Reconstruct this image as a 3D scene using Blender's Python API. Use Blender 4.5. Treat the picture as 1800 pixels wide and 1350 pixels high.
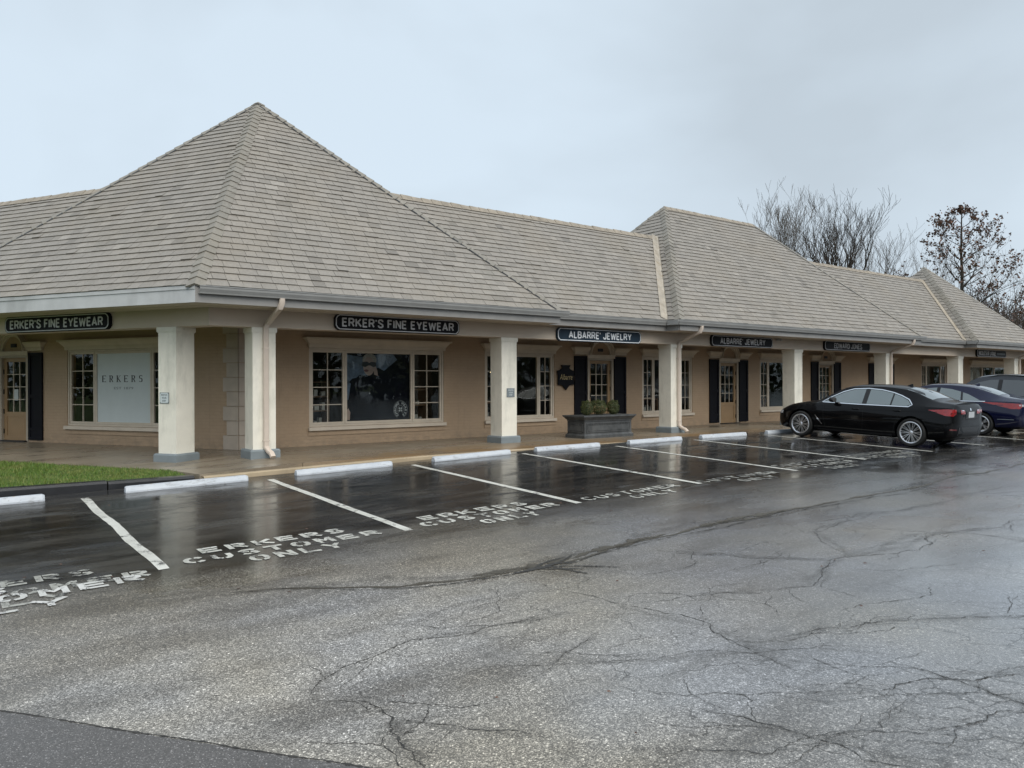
import bpy, bmesh, math, random
import numpy as np
from mathutils import Vector, Matrix
from mathutils.bvhtree import BVHTree
for o in list(bpy.data.objects): bpy.data.objects.remove(o)
SC = bpy.context.scene
COL = SC.collection
rnd = random.Random(7)
R = math.radians

# ------------------------------------------------------------------ camera
cam_d = bpy.data.cameras.new('camera'); cam = bpy.data.objects.new('camera', cam_d); COL.objects.link(cam)
cam_d.sensor_width = 36.0; cam_d.lens = 36.0*1370/1800; cam_d.clip_start = 0.05; cam_d.clip_end = 2000
def _axes(yaw, pitch, roll):
    fw = Vector((math.cos(yaw), math.sin(yaw), 0)); rt = Vector((math.sin(yaw), -math.cos(yaw), 0)); up = Vector((0, 0, 1))
    f = fw*math.cos(pitch)-up*math.sin(pitch); u0 = up*math.cos(pitch)+fw*math.sin(pitch)
    return rt*math.cos(roll)-u0*math.sin(roll), u0*math.cos(roll)+rt*math.sin(roll), f
_r, _u, _f = _axes(R(52.7), R(0.0711), R(0.17))
cam.matrix_world = Matrix(((_r.x, _u.x, -_f.x, 0), (_r.y, _u.y, -_f.y, 0), (_r.z, _u.z, -_f.z, 1.43), (0, 0, 0, 1)))
SC.camera = cam
CAM = Vector((0, 0, 1.43))

# ------------------------------------------------------------------ world: overcast sky
world = bpy.data.worlds.new('World'); SC.world = world; world.use_nodes = True
wt = world.node_tree; wt.nodes.clear()
def wn(t, **k):
    n = wt.nodes.new(t)
    for a, b in k.items(): setattr(n, a, b)
    return n
SUN_EL, SUN_ROT = R(46), R(191)
sky = wn('ShaderNodeTexSky', sky_type='NISHITA', sun_disc=False, sun_elevation=SUN_EL, sun_rotation=SUN_ROT, air_density=1.0, dust_density=3.0)
tc = wn('ShaderNodeTexCoord'); mp = wn('ShaderNodeMapping'); mp.inputs['Scale'].default_value = (1.0, 1.0, 1.8)
wt.links.new(tc.outputs['Generated'], mp.inputs['Vector'])
nz = wn('ShaderNodeTexNoise'); nz.inputs['Scale'].default_value = 1.7; nz.inputs['Detail'].default_value = 5; nz.inputs['Roughness'].default_value = 0.48; nz.inputs['Distortion'].default_value = 0.2
wt.links.new(mp.outputs['Vector'], nz.inputs['Vector'])
cr = wn('ShaderNodeValToRGB')
cr.color_ramp.elements[0].position = 0.33; cr.color_ramp.elements[0].color = (3.5, 4.0, 4.42, 1)
cr.color_ramp.elements[1].position = 0.62; cr.color_ramp.elements[1].color = (4.45, 5.16, 5.78, 1)
wt.links.new(nz.outputs['Fac'], cr.inputs['Fac'])
mx = wn('ShaderNodeMixRGB'); mx.inputs['Fac'].default_value = 0.92
wt.links.new(sky.outputs['Color'], mx.inputs['Color1']); wt.links.new(cr.outputs['Color'], mx.inputs['Color2'])
bg = wn('ShaderNodeBackground'); bg.inputs['Strength'].default_value = 0.1
wo = wn('ShaderNodeOutputWorld')
wt.links.new(mx.outputs['Color'], bg.inputs['Color']); wt.links.new(bg.outputs['Background'], wo.inputs['Surface'])

# ------------------------------------------------------------------ sun behind the clouds
sun_d = bpy.data.lights.new('sun', 'SUN'); sun_d.energy = 1.5; sun_d.angle = R(60); sun_d.color = (1.0, 0.94, 0.85)
sun = bpy.data.objects.new('sun', sun_d); COL.objects.link(sun)
_sd = Vector((math.sin(SUN_ROT)*math.cos(SUN_EL), math.cos(SUN_ROT)*math.cos(SUN_EL), math.sin(SUN_EL)))
sun.rotation_euler = (-_sd).to_track_quat('-Z', 'Y').to_euler(); sun.location = (0, -10, 30)

SC.view_settings.view_transform = 'Standard'; SC.view_settings.look = 'None'; SC.view_settings.gamma = 1.0
SC.view_settings.exposure = 0.7; SC.view_settings.use_curve_mapping = False
SC.render.engine = 'CYCLES'; SC.cycles.use_denoising = True
SC.cycles.max_bounces = 5; SC.cycles.diffuse_bounces = 2; SC.cycles.glossy_bounces = 3; SC.cycles.transparent_max_bounces = 8
SC.cycles.caustics_reflective = False; SC.cycles.caustics_refractive = False

# ------------------------------------------------------------------ material helpers
class Mat:
    def __init__(s, name):
        s.m = bpy.data.materials.new(name); s.m.use_nodes = True; s.t = s.m.node_tree; s.t.nodes.clear()
        s.out = s.n('ShaderNodeOutputMaterial'); s.b = s.n('ShaderNodeBsdfPrincipled'); s.t.links.new(s.b.outputs[0], s.out.inputs[0])
        s._o = None
    def n(s, t, **k):
        n = s.t.nodes.new(t)
        for a, b in k.items(): setattr(n, a, b)
        return n
    def put(s, sock, v):
        if hasattr(v, 'is_output'): s.t.links.new(v, sock)
        elif isinstance(v, (tuple, list)) and len(v) == 3 and sock.type == 'RGBA': sock.default_value = (*v, 1)
        elif isinstance(v, (int, float)) and sock.type == 'RGBA': sock.default_value = (v, v, v, 1)
        else: sock.default_value = v
    def set(s, **k):
        for a, v in k.items(): s.put(s.b.inputs[a.replace('_', ' ')], v)
        return s
    def obj(s):
        if not s._o: s._o = s.n('ShaderNodeTexCoord')
        return s._o.outputs['Object']
    def pos(s): return s.n('ShaderNodeNewGeometry').outputs['Position']
    def sc(s, vec, sx, sy=None, sz=None):
        m = s.n('ShaderNodeMapping'); m.inputs['Scale'].default_value = (sx, sx if sy is None else sy, sx if sz is None else sz)
        s.put(m.inputs['Vector'], vec); return m.outputs[0]
    def noise(s, vec, scale, detail=3, rough=.5, dist=0):
        n = s.n('ShaderNodeTexNoise'); s.put(n.inputs['Vector'], vec); n.inputs['Scale'].default_value = scale
        n.inputs['Detail'].default_value = detail; n.inputs['Roughness'].default_value = rough; n.inputs['Distortion'].default_value = dist
        return n.outputs['Fac']
    def vor(s, vec, scale, feature='F1', out='Color', rand=1):
        n = s.n('ShaderNodeTexVoronoi', feature=feature); s.put(n.inputs['Vector'], vec); n.inputs['Scale'].default_value = scale
        n.inputs['Randomness'].default_value = rand; return n.outputs[out]
    def ramp(s, fac, *stops):
        n = s.n('ShaderNodeValToRGB'); e = n.color_ramp.elements
        while len(e) < len(stops): e.new(0.5)
        for i, (p, c) in enumerate(stops):
            e[i].position = p; e[i].color = (c, c, c, 1) if isinstance(c, (int, float)) else (*c, 1)
        s.put(n.inputs['Fac'], fac); return n.outputs['Color']
    def mix(s, f, a, b, mode='MIX'):
        n = s.n('ShaderNodeMixRGB', blend_type=mode)
        s.put(n.inputs['Fac'], f); s.put(n.inputs['Color1'], a); s.put(n.inputs['Color2'], b); return n.outputs[0]
    def math(s, op, a, b=0.0, c=0.0):
        n = s.n('ShaderNodeMath', operation=op); s.put(n.inputs[0], a); s.put(n.inputs[1], b); s.put(n.inputs[2], c); return n.outputs[0]
    def sep(s, v):
        n = s.n('ShaderNodeSeparateXYZ'); s.put(n.inputs[0], v); return n.outputs
    def mapr(s, v, a, b, c=0, d=1):
        n = s.n('ShaderNodeMapRange'); s.put(n.inputs[0], v)
        for i, q in enumerate((a, b, c, d)): n.inputs[i+1].default_value = q
        return n.outputs[0]
    def bump(s, h, strength=.3, dist=.01, nrm=None):
        n = s.n('ShaderNodeBump'); s.put(n.inputs['Strength'], strength); n.inputs['Distance'].default_value = dist; s.put(n.inputs['Height'], h)
        if nrm is not None: s.put(n.inputs['Normal'], nrm)
        s.put(s.b.inputs['Normal'], n.outputs[0]); return n.outputs[0]

M = {}
def simple(name, col, rough=.6, var=.12, scale=3.0, metal=0, spec=.5, bump=0, bscale=60, coat=0, dirt=None, dirt_scale=1.2):
    k = Mat(name); v = k.noise(k.obj(), scale, 4, .6)
    lo = tuple(c*(1-var) for c in col); hi = tuple(min(1, c*(1+var)) for c in col)
    c = k.ramp(v, (.3, lo), (.7, hi))
    if dirt:
        d = k.noise(k.sc(k.obj(), 1, 1, .45), dirt_scale, 5, .65)
        c = k.mix(k.ramp(d, (.48, 0.0), (.72, .75)), c, dirt)
    k.set(Base_Color=c, Roughness=rough, Metallic=metal, Specular_IOR_Level=spec)
    if coat: k.set(Coat_Weight=coat, Coat_Roughness=.03)
    if bump: k.bump(k.noise(k.obj(), bscale, 3), bump, .004)
    M[name] = k.m; return k

simple('trim', (.60, .53, .435), .55, .08, bump=.1)
simple('cream', (.84, .815, .72), .5, .05, dirt=(.40, .40, .34), dirt_scale=1.3)
simple('downspout', (.66, .57, .49), .45, .06, dirt=(.48, .42, .36))
simple('fascia', (.52, .535, .54), .5, .08, dirt=(.33, .34, .34))
simple('fascia_shaded', (.285, .28, .27), .5, .08, dirt=(.21, .21, .21))  # darker copy of fascia, with the shade below the gutter put into its colour
simple('gutter', (.29, .295, .29), .35, .1, spec=.5, dirt=(.26, .27, .27))
simple('plinth', (.20, .235, .255), .5, .12)
simple('beam', (.60, .515, .42), .6, .06, .7)
simple('soffit', (.58, .51, .42), .7, .06)
simple('shutter', (.006, .0065, .010), .6, .2, spec=.15)
simple('door_tan', (.33, .22, .12), .45, .08)
simple('door_frame', (.40, .35, .28), .5, .06)
simple('black_metal', (.012, .012, .013), .35, .2)
simple('sign_black', (.004, .0045, .007), .5, .2, spec=.15)
simple('sign_navy', (.018, .034, .054), .5, .15, spec=.2)
simple('sign_white', (.62, .63, .65), .5, .05)
simple('sign_bright', (.82, .86, .90), .5, .04)
simple('quoin', (.46, .40, .335), .7, .1, bump=.3, bscale=40)
simple('planter', (.068, .073, .076), .55, .35, 6, bump=.2, dirt=(.125, .13, .13), dirt_scale=5)
simple('soil', (.035, .02, .012), .9, .4, 30, bump=.6)
def stop_mat():
    k = Mat('stop_paint'); o = k.pos(); n = k.noise(k.sc(o, 1.5, 4, 4), 3, 5, .65); f = k.noise(o, 28, 5, .75)
    c = k.ramp(n, (.3, (.50, .545, .60)), (.7, (.63, .67, .72)))
    c = k.mix(k.ramp(k.noise(k.sc(o, 2.2, 9, 7), 2.2, 5, .7), (.56, 0.0), (.70, .7)), c, (.24, .24, .235))
    c = k.mix(k.ramp(f, (.62, 0.0), (.67, .85)), c, (.30, .29, .27))
    k.set(Base_Color=c, Roughness=.55); k.bump(f, .25, .006); M['stop_paint'] = k.m
stop_mat()
simple('kerb_concrete', (.46, .37, .25), .35, .15, 2, bump=.2)
simple('kerb_black', (.022, .023, .026), .3, .3, 5, bump=.3)
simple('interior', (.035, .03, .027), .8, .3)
simple('interior_shelf', (.20, .12, .07), .6, .3)
simple('interior_pale', (.62, .60, .56), .6, .3)
simple('banner', (.60, .665, .68), .35, .03)
simple('print_black', (.02, .02, .025), .5, .1)
simple('print_dark', (.003, .004, .010), .5, .3, spec=.1)
simple('print_blue', (.09, .13, .20), .35, .5, 6)
simple('print_skin', (.44, .31, .26), .4, .15, 8)
simple('print_hair', (.40, .35, .30), .4, .3, 20)
simple('print_lip', (.16, .05, .05), .4, .1)
simple('print_grey', (.5, .51, .53), .4, .1)
simple('paper', (.5, .55, .55), .6, .05)
simple('flashing', (.40, .36, .30), .45, .2, 4, dirt=(.30, .24, .16), dirt_scale=6)
simple('ridge', (.30, .262, .21), .7, .2, 5)
simple('underlay', (.05, .045, .04), .9)
simple('plate', (.45, .48, .5), .4, .1)
simple('rubber', (.012, .012, .012), .65, .2, 10)
simple('chrome', (.75, .77, .8), .12, .02, metal=1)
simple('rim', (.80, .80, .82), .3, .05, metal=1)
simple('brake', (.05, .05, .05), .5, .2, metal=.6)
simple('red_lens', (.26, .006, .008), .12, .25, 14, coat=1)
simple('dark_lens', (.12, .004, .006), .1, .2, coat=1)
simple('clear_lens', (.45, .47, .5), .1, .2, coat=1)
simple('car_trim', (.01, .01, .011), .4, .2)
simple('car_black', (.0025, .0025, .0032), .35, .1, spec=.05, coat=.45)
simple('car_blue', (.004, .0055, .028), .35, .1, spec=.05, coat=1)
simple('car_grey', (.035, .04, .05), .35, .1, spec=.05, coat=1)
simple('under_car', (.006, .006, .006), .8)
def glass(name, col, rough=.02, spec=.7, cior=1.6):
    k = Mat(name); k.set(Base_Color=col, Roughness=rough, Specular_IOR_Level=spec, IOR=1.5, Coat_Weight=1.0, Coat_Roughness=.02, Coat_IOR=cior)
    w = k.noise(k.obj(), 1.3, 2); k.bump(w, .05, .03); M[name] = k.m
glass('car_glass', (.075, .105, .11), .02, 1.0, 2.0)
glass('car_glass_dark', (.022, .028, .032), .02, 1.0)
def pane_mat():
    k = Mat('pane'); k.t.nodes.remove(k.b)
    tr = k.n('ShaderNodeBsdfTransparent'); tr.inputs[0].default_value = (.90, .94, .92, 1)
    gl = k.n('ShaderNodeBsdfGlossy'); gl.inputs['Roughness'].default_value = .015; gl.inputs['Color'].default_value = (.95, 1, .98, 1)
    w = k.noise(k.obj(), 1.1, 2); bp = k.n('ShaderNodeBump'); bp.inputs['Strength'].default_value = .08; bp.inputs['Distance'].default_value = .03
    k.put(bp.inputs['Height'], w); k.t.links.new(bp.outputs[0], gl.inputs['Normal'])
    fr = k.n('ShaderNodeFresnel'); fr.inputs['IOR'].default_value = 1.5
    mxs = k.n('ShaderNodeMixShader'); k.t.links.new(fr.outputs[0], mxs.inputs[0]); k.t.links.new(tr.outputs[0], mxs.inputs[1]); k.t.links.new(gl.outputs[0], mxs.inputs[2])
    k.t.links.new(mxs.outputs[0], k.out.inputs[0]); M['pane'] = k.m
pane_mat()
def lamp_mat():
    k = Mat('bulb'); k.set(Base_Color=(1, .8, .5), Emission_Color=(1, .72, .4), Emission_Strength=9.0); M['bulb'] = k.m
lamp_mat()
def wall_mat():
    k = Mat('wall'); o = k.obj(); s = k.sep(o)
    cb = k.n('ShaderNodeCombineXYZ'); k.put(cb.inputs[0], s[0]); k.put(cb.inputs[1], s[2])
    br = k.n('ShaderNodeTexBrick'); k.put(br.inputs['Vector'], cb.outputs[0]); br.inputs['Scale'].default_value = 1.0
    br.inputs['Brick Width'].default_value = .21; br.inputs['Row Height'].default_value = .075; br.inputs['Mortar Size'].default_value = .006; br.inputs['Mortar Smooth'].default_value = .6
    v = k.noise(o, .8, 4, .6); v2 = k.noise(k.sc(o, 6, 6, 14), 1, 3)
    c = k.ramp(v, (.3, (.40, .288, .19)), (.7, (.465, .342, .23)))
    c = k.mix(.12, c, k.ramp(v2, (.3, .55), (.7, 1.0)), 'MULTIPLY')
    c = k.mix(k.math('MULTIPLY', br.outputs['Fac'], .16), c, (.2, .14, .1))
    sp = k.math('MULTIPLY', k.ramp(k.noise(k.sc(o, 3, 3, 5), 1.6, 5, .7), (.42, 0.0), (.62, 1.0)), k.mapr(s[2], .34, .03))
    c = k.mix(k.math('MULTIPLY', sp, .5), c, (.20, .165, .125))
    drip = k.ramp(k.noise(k.sc(o, 9, 9, .5), 1, 4, .7), (.58, 0.0), (.74, .35)); c = k.mix(drip, c, (.24, .18, .125))
    k.set(Base_Color=c, Roughness=.65)
    h = k.math('ADD', k.math('MULTIPLY', br.outputs['Fac'], -1.0), k.math('MULTIPLY', k.noise(o, 35, 3), .35))
    k.bump(h, .45, .006); M['wall'] = k.m
wall_mat()
def shingle_mat(name, col):
    k = Mat(name); g = k.n('ShaderNodeNewGeometry'); oi = k.n('ShaderNodeObjectInfo')
    r = k.math('FRACT', k.math('ADD', g.outputs['Random Per Island'], oi.outputs['Random']))
    p = g.outputs['Position']
    big = k.noise(p, .55, 4, .6); fine = k.noise(k.sc(p, 22, 22, 22), 1, 4, .7)
    a = tuple(c*.92 for c in col); b = tuple(c*1.07 for c in col)
    c = k.ramp(r, (0, tuple(q*.72 for q in col)), (.05, a), (.5, col), (.95, b), (1, tuple(q*1.22 for q in col)))
    c = k.mix(k.ramp(big, (.45, 0.0), (.75, .45)), c, (col[0]*1.02, col[1]*.95, col[2]*.83))
    c = k.mix(k.ramp(k.noise(p, 1.4, 5, .7), (.55, 0.0), (.8, .55)), c, (col[0]*.66, col[1]*.68, col[2]*.64))
    c = k.mix(.55, c, k.ramp(fine, (.25, .62), (.75, 1.2)), 'MULTIPLY')
    k.set(Base_Color=c, Roughness=.62); k.bump(fine, .25, .006); M[name] = k.m
shingle_mat('shingle', (.283, .263, .235)); shingle_mat('hip', (.255, .24, .21))
def asphalt_mat():
    k = Mat('asphalt'); p = k.pos(); x, y, z = k.sep(p)
    wob = k.noise(p, .45, 4, .6); wob2 = k.noise(k.sc(p, .35, 1, 1), 1.1, 5, .6)
    near_right = k.mapr(k.math('ADD', k.math('SUBTRACT', x, k.math('MULTIPLY', y, .5)), k.math('MULTIPLY', k.math('SUBTRACT', wob, .5), 3.0)), .4, 5.0)
    far_right = k.mapr(k.math('ADD', k.math('SUBTRACT', x, k.math('MULTIPLY', y, .5)), k.math('MULTIPLY', k.math('SUBTRACT', wob2, .5), 4.0)), 1.6, 5.5)
    # sealed stalls (beyond the drain valley) against the old rough aisle
    yy = k.math('ADD', y, k.math('MULTIPLY', k.math('SUBTRACT', wob2, .5), 2.6))
    yy = k.math('ADD', yy, k.math('MULTIPLY', k.math('SUBTRACT', 5.0, x), -.05))
    seal = k.mapr(yy, 6.9, 8.5)
    # newer patch at the near left, behind a straight joint
    j = k.math('ADD', k.math('MULTIPLY', x, 1.52), k.math('SUBTRACT', y, 6.08))
    patch = k.math('LESS_THAN', j, k.math('MULTIPLY', k.math('SUBTRACT', k.noise(p, 6, 3), .5), .05))
    sheen = k.math('MULTIPLY', k.ramp(k.noise(k.sc(p, .4, .8, 1), .8, 5, .6), (.47, 0.0), (.62, .85)), k.mapr(near_right, 0.0, .5, .35, 1.0))
    wet0 = k.math('MULTIPLY', k.math('MAXIMUM', far_right, sheen), k.math('SUBTRACT', 1.0, seal))
    wet0 = k.math('MULTIPLY', wet0, k.math('SUBTRACT', 1.0, k.math('MULTIPLY', patch, .7)))
    va = k.vor(p, 165); vs = k.sep(va)
    vb = k.sep(k.vor(p, 75))
    stone = k.ramp(vs[0], (.0, .05), (.3, .10), (.6, .15), (.82, .22), (.95, .34), (1.0, .46))
    stone = k.mix(k.math('MULTIPLY', near_right, .45), stone, (.165, .165, .165))
    stone2 = k.ramp(vb[1], (.0, .72), (.7, 1.0), (.93, 1.25), (1.0, 1.9))
    agg = k.mix(1.0, stone, stone2, 'MULTIPLY')
    tint = k.ramp(k.noise(p, .5, 3), (.35, (1.04, 1.0, .90)), (.65, (.93, .97, 1.05)))
    agg = k.mix(1.0, agg, tint, 'MULTIPLY')
    agg = k.mix(1.0, agg, k.mix(near_right, (2.15, 2.06, 1.92), (1.08, 1.08, 1.1)), 'MULTIPLY')
    agg = k.mix(1.0, agg, k.ramp(wob, (.3, .75), (.7, 1.2)), 'MULTIPLY')
    sealc = k.ramp(k.noise(p, 70, 3, .7), (.3, (.010, .0105, .0115)), (.75, (.034, .034, .035)))
    sealc = k.mix(k.ramp(wob2, (.35, 0.0), (.7, .5)), sealc, (.045, .044, .043))
    sealc = k.mix(k.ramp(k.noise(k.sc(p, .5, 2.0, 1), 1.6, 6, .7), (.46, 0.0), (.62, .8)), sealc, (.075, .072, .066))
    patchc = k.ramp(vs[1], (.0, .075), (.7, .115), (.93, .17), (1.0, .40))
    patchc = k.mix(1.0, patchc, (1.04, 1.0, .98), 'MULTIPLY')
    c = k.mix(seal, agg, sealc); c = k.mix(patch, c, patchc)
    band = k.math('MULTIPLY', k.mapr(k.math('ADD', yy, k.math('MULTIPLY', k.math('SUBTRACT', wob, .5), 2.0)), 4.9, 7.4), k.math('SUBTRACT', 1.0, k.math('MULTIPLY', near_right, .75)))
    c = k.mix(k.math('MULTIPLY', k.math('MULTIPLY', band, k.math('SUBTRACT', 1.0, seal)), .8), c, k.mix(1.0, c, (.46, .435, .39), 'MULTIPLY'))
    dk = k.math('MULTIPLY', k.ramp(k.noise(k.sc(p, .5, 1.6, 1), .8, 5, .65), (.48, 0.0), (.68, .85)), k.math('SUBTRACT', 1.0, patch))
    c = k.mix(dk, c, k.mix(1.0, c, (.45, .43, .40), 'MULTIPLY'))
    wv = k.n('ShaderNodeVectorMath', operation='ADD'); dn = k.n('ShaderNodeTexNoise'); k.put(dn.inputs['Vector'], p); dn.inputs['Scale'].default_value = 3.5; dn.inputs['Detail'].default_value = 4
    sc_ = k.n('ShaderNodeVectorMath', operation='SCALE'); k.t.links.new(dn.outputs['Color'], sc_.inputs[0]); sc_.inputs['Scale'].default_value = .42
    k.put(wv.inputs[0], p); k.t.links.new(sc_.outputs[0], wv.inputs[1])
    ed = k.vor(wv.outputs[0], 2.6, 'DISTANCE_TO_EDGE', 'Distance'); ed2 = k.vor(wv.outputs[0], 1.05, 'DISTANCE_TO_EDGE', 'Distance')
    region = k.math('MULTIPLY', k.mapr(k.math('SUBTRACT', x, k.math('MULTIPLY', y, .35)), 2.2, 4.2), k.mapr(y, 3.6, 2.2))
    msk = k.math('MULTIPLY', region, k.ramp(k.noise(p, 1.1, 4, .6), (.40, 0.0), (.55, 1.0)))
    msk2 = k.math('MULTIPLY', k.math('MULTIPLY', k.mapr(y, 6.0, 5.4), k.math('SUBTRACT', 1.0, patch)), k.ramp(k.noise(p, .9, 4, .6), (.47, 0.0), (.60, .8)))
    ck = k.math('MAXIMUM', k.math('MULTIPLY', k.ramp(ed, (.004, 1.0), (.022, 0.0)), msk), k.math('MULTIPLY', k.ramp(ed2, (.0015, 1.0), (.008, 0.0)), msk2))
    c = k.mix(k.math('MULTIPLY', ck, .8), c, (.022, .021, .019))
    # wet film
    film = k.noise(k.sc(p, .55, 1.0, 1), .7, 5, .6)
    pud = k.math('MULTIPLY', k.ramp(film, (.55, 0.0), (.62, 1.0)), k.mapr(yy, 4.0, 8.0, .55, 1.0))
    ra = k.math('SUBTRACT', .46, k.math('MULTIPLY', near_right, .26))
    ra = k.mix(far_right, ra, .30)
    ro = k.mix(seal, ra, k.ramp(k.noise(k.sc(p, .45, 1.3, 1), 1.3, 6, .68), (.36, .06), (.5, .16), (.66, .42)))
    ro = k.mix(patch, ro, .5); ro = k.mix(k.math('MULTIPLY', pud, k.math('SUBTRACT', 1.0, k.math('MULTIPLY', wet0, .75))), ro, .07)
    wet = wet0
    k.set(Base_Color=c, Roughness=ro, Specular_IOR_Level=.5, IOR=1.45, Coat_Weight=wet, Coat_Roughness=k.mix(pud, .2, .1), Coat_IOR=1.8)
    hs = k.math('ADD', k.math('MULTIPLY', vs[0], .6), k.math('MULTIPLY', k.noise(p, 160, 2), .5))
    low = k.noise(k.sc(p, 1, 2.2, 1), 2.2, 4, .6)
    amp = k.mix(seal, .55, .10); amp = k.math('MULTIPLY', amp, k.math('SUBTRACT', 1.0, k.math('MULTIPLY', pud, .85)))
    amp = k.math('MULTIPLY', amp, k.math('SUBTRACT', 1.0, k.math('MULTIPLY', near_right, .5)))
    amp = k.math('MULTIPLY', amp, k.math('SUBTRACT', 1.0, k.math('MULTIPLY', wet0, .7)))
    h = k.math('ADD', k.math('MULTIPLY', hs, amp), k.math('MULTIPLY', low, .25))
    h = k.math('SUBTRACT', h, k.math('MULTIPLY', ck, 1.2))
    k.bump(h, .55, .006); M['asphalt'] = k.m
asphalt_mat()
def walk_mat():
    k = Mat('walk'); p = k.pos(); x, y, z = k.sep(p)
    n1 = k.noise(p, .6, 5, .65); n2 = k.noise(p, 28, 4, .7); n3 = k.noise(k.sc(p, .5, 1.2, 1), 1.0, 4, .6)
    c = k.ramp(n1, (.3, (.20, .17, .125)), (.7, (.31, .265, .205)))
    edge = k.math('MULTIPLY', k.mapr(k.math('ADD', y, k.math('MULTIPLY', n3, 1.6)), 15.9, 14.6), k.mapr(x, 4.6, 7.5))
    c = k.mix(edge, c, k.ramp(n3, (.3, (.20, .125, .06)), (.7, (.29, .195, .105))))
    c = k.mix(.4, c, k.ramp(n2, (.3, .7), (.7, 1.2)), 'MULTIPLY')
    c = k.mix(k.ramp(n3, (.5, 0.0), (.56, .55)), c, (.155, .13, .10))
    k.set(Base_Color=c, Roughness=k.ramp(n3, (.35, .45), (.65, .2)), Specular_IOR_Level=.5); k.bump(n2, .15, .004); M['walk'] = k.m
walk_mat()
def paint_mat(name, lo, hi, wear):
    k = Mat(name); p = k.pos()
    n = k.noise(p, 5.5, 6, .75); f = k.noise(p, 70, 4, .7)
    a = k.math('ADD', k.math('MULTIPLY', n, .75), k.math('MULTIPLY', f, .35))
    w = k.ramp(a, (wear, 1.0), (wear+.05, 0.0))
    c = k.mix(w, k.ramp(k.noise(p, 3, 3), (.3, lo), (.7, hi)), (.035, .035, .036))
    k.set(Base_Color=c, Roughness=.32); k.bump(f, .3, .004); M[name] = k.m
paint_mat('line_paint', (.56, .56, .51), (.76, .76, .71), .445)
paint_mat('stencil', (.46, .46, .42), (.70, .70, .65), .475)
paint_mat('stencil_new', (.55, .55, .52), (.72, .72, .70), .47)
paint_mat('stencil_old', (.32, .32, .29), (.50, .50, .46), .505)
def stain_mat(name, lo, hi, rough, amount, soft=.35):
    k = Mat(name); p = k.pos(); n = k.noise(p, 7, 5, .7); n2 = k.noise(p, 90, 3, .7)
    at = k.n('ShaderNodeAttribute'); at.attribute_name = 'edge'
    f = k.math('ADD', at.outputs['Fac'], k.math('MULTIPLY', k.math('SUBTRACT', n, .5), 1.5))
    al = k.math('MULTIPLY', k.mapr(f, .35, .35+soft), amount)
    k.set(Base_Color=k.ramp(n2, (.3, lo), (.7, hi)), Roughness=rough)
    tr = k.n('ShaderNodeBsdfTransparent'); mxs = k.n('ShaderNodeMixShader'); k.put(mxs.inputs[0], al)
    k.t.links.new(tr.outputs[0], mxs.inputs[1]); k.t.links.new(k.b.outputs[0], mxs.inputs[2]); k.t.links.new(mxs.outputs[0], k.out.inputs[0]); M[name] = k.m
stain_mat('damp', (.04, .038, .034), (.10, .096, .088), .36, .24, .9)
stain_mat('silt_edge', (.03, .026, .019), (.11, .096, .07), .45, .92, .3)
def crack_mat():
    k = Mat('crack'); n = k.noise(k.pos(), 30, 4, .7)
    k.set(Base_Color=k.ramp(n, (.3, (.016, .015, .014)), (.7, (.055, .052, .046))), Roughness=.55); k.bump(n, .6, .01); M['crack'] = k.m
    k = Mat('silt'); n = k.noise(k.pos(), 60, 4, .7)
    k.set(Base_Color=k.ramp(n, (.3, (.022, .019, .014)), (.7, (.085, .074, .055))), Roughness=.4); k.bump(n, .7, .01); M['silt'] = k.m
crack_mat()
def plant_mat(name, a, b, c, rough=.6):
    k = Mat(name); g = k.n('ShaderNodeNewGeometry'); r = g.outputs['Random Per Island']
    k.set(Base_Color=k.ramp(r, (0, a), (.6, b), (1, c)), Roughness=rough); M[name] = k.m
def grass_mat():
    k = Mat('grass'); g = k.n('ShaderNodeNewGeometry'); r = g.outputs['Random Per Island']; n = k.noise(g.outputs['Position'], 1.6, 4, .6)
    a = k.ramp(r, (0, (.045, .12, .012)), (.6, (.105, .19, .022)), (1, (.22, .25, .06))); b = k.ramp(r, (0, (.12, .13, .03)), (.6, (.20, .20, .055)), (1, (.30, .26, .11)))
    k.set(Base_Color=k.mix(k.ramp(n, (.48, 0.0), (.68, .7)), a, b), Roughness=.6); M['grass'] = k.m
grass_mat()
plant_mat('box_leaf', (.016, .03, .007), (.045, .062, .014), (.11, .11, .028))
plant_mat('oak_leaf', (.055, .03, .02), (.10, .048, .032), (.165, .085, .055))
simple('turf', (.075, .11, .02), .9, .4, 8, bump=.5)
simple('bark', (.035, .028, .023), .9, .3, 4)
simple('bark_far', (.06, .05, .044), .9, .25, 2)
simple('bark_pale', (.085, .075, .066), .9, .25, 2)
simple('wood_far', (.075, .058, .05), .95, .3, .3)

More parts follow.
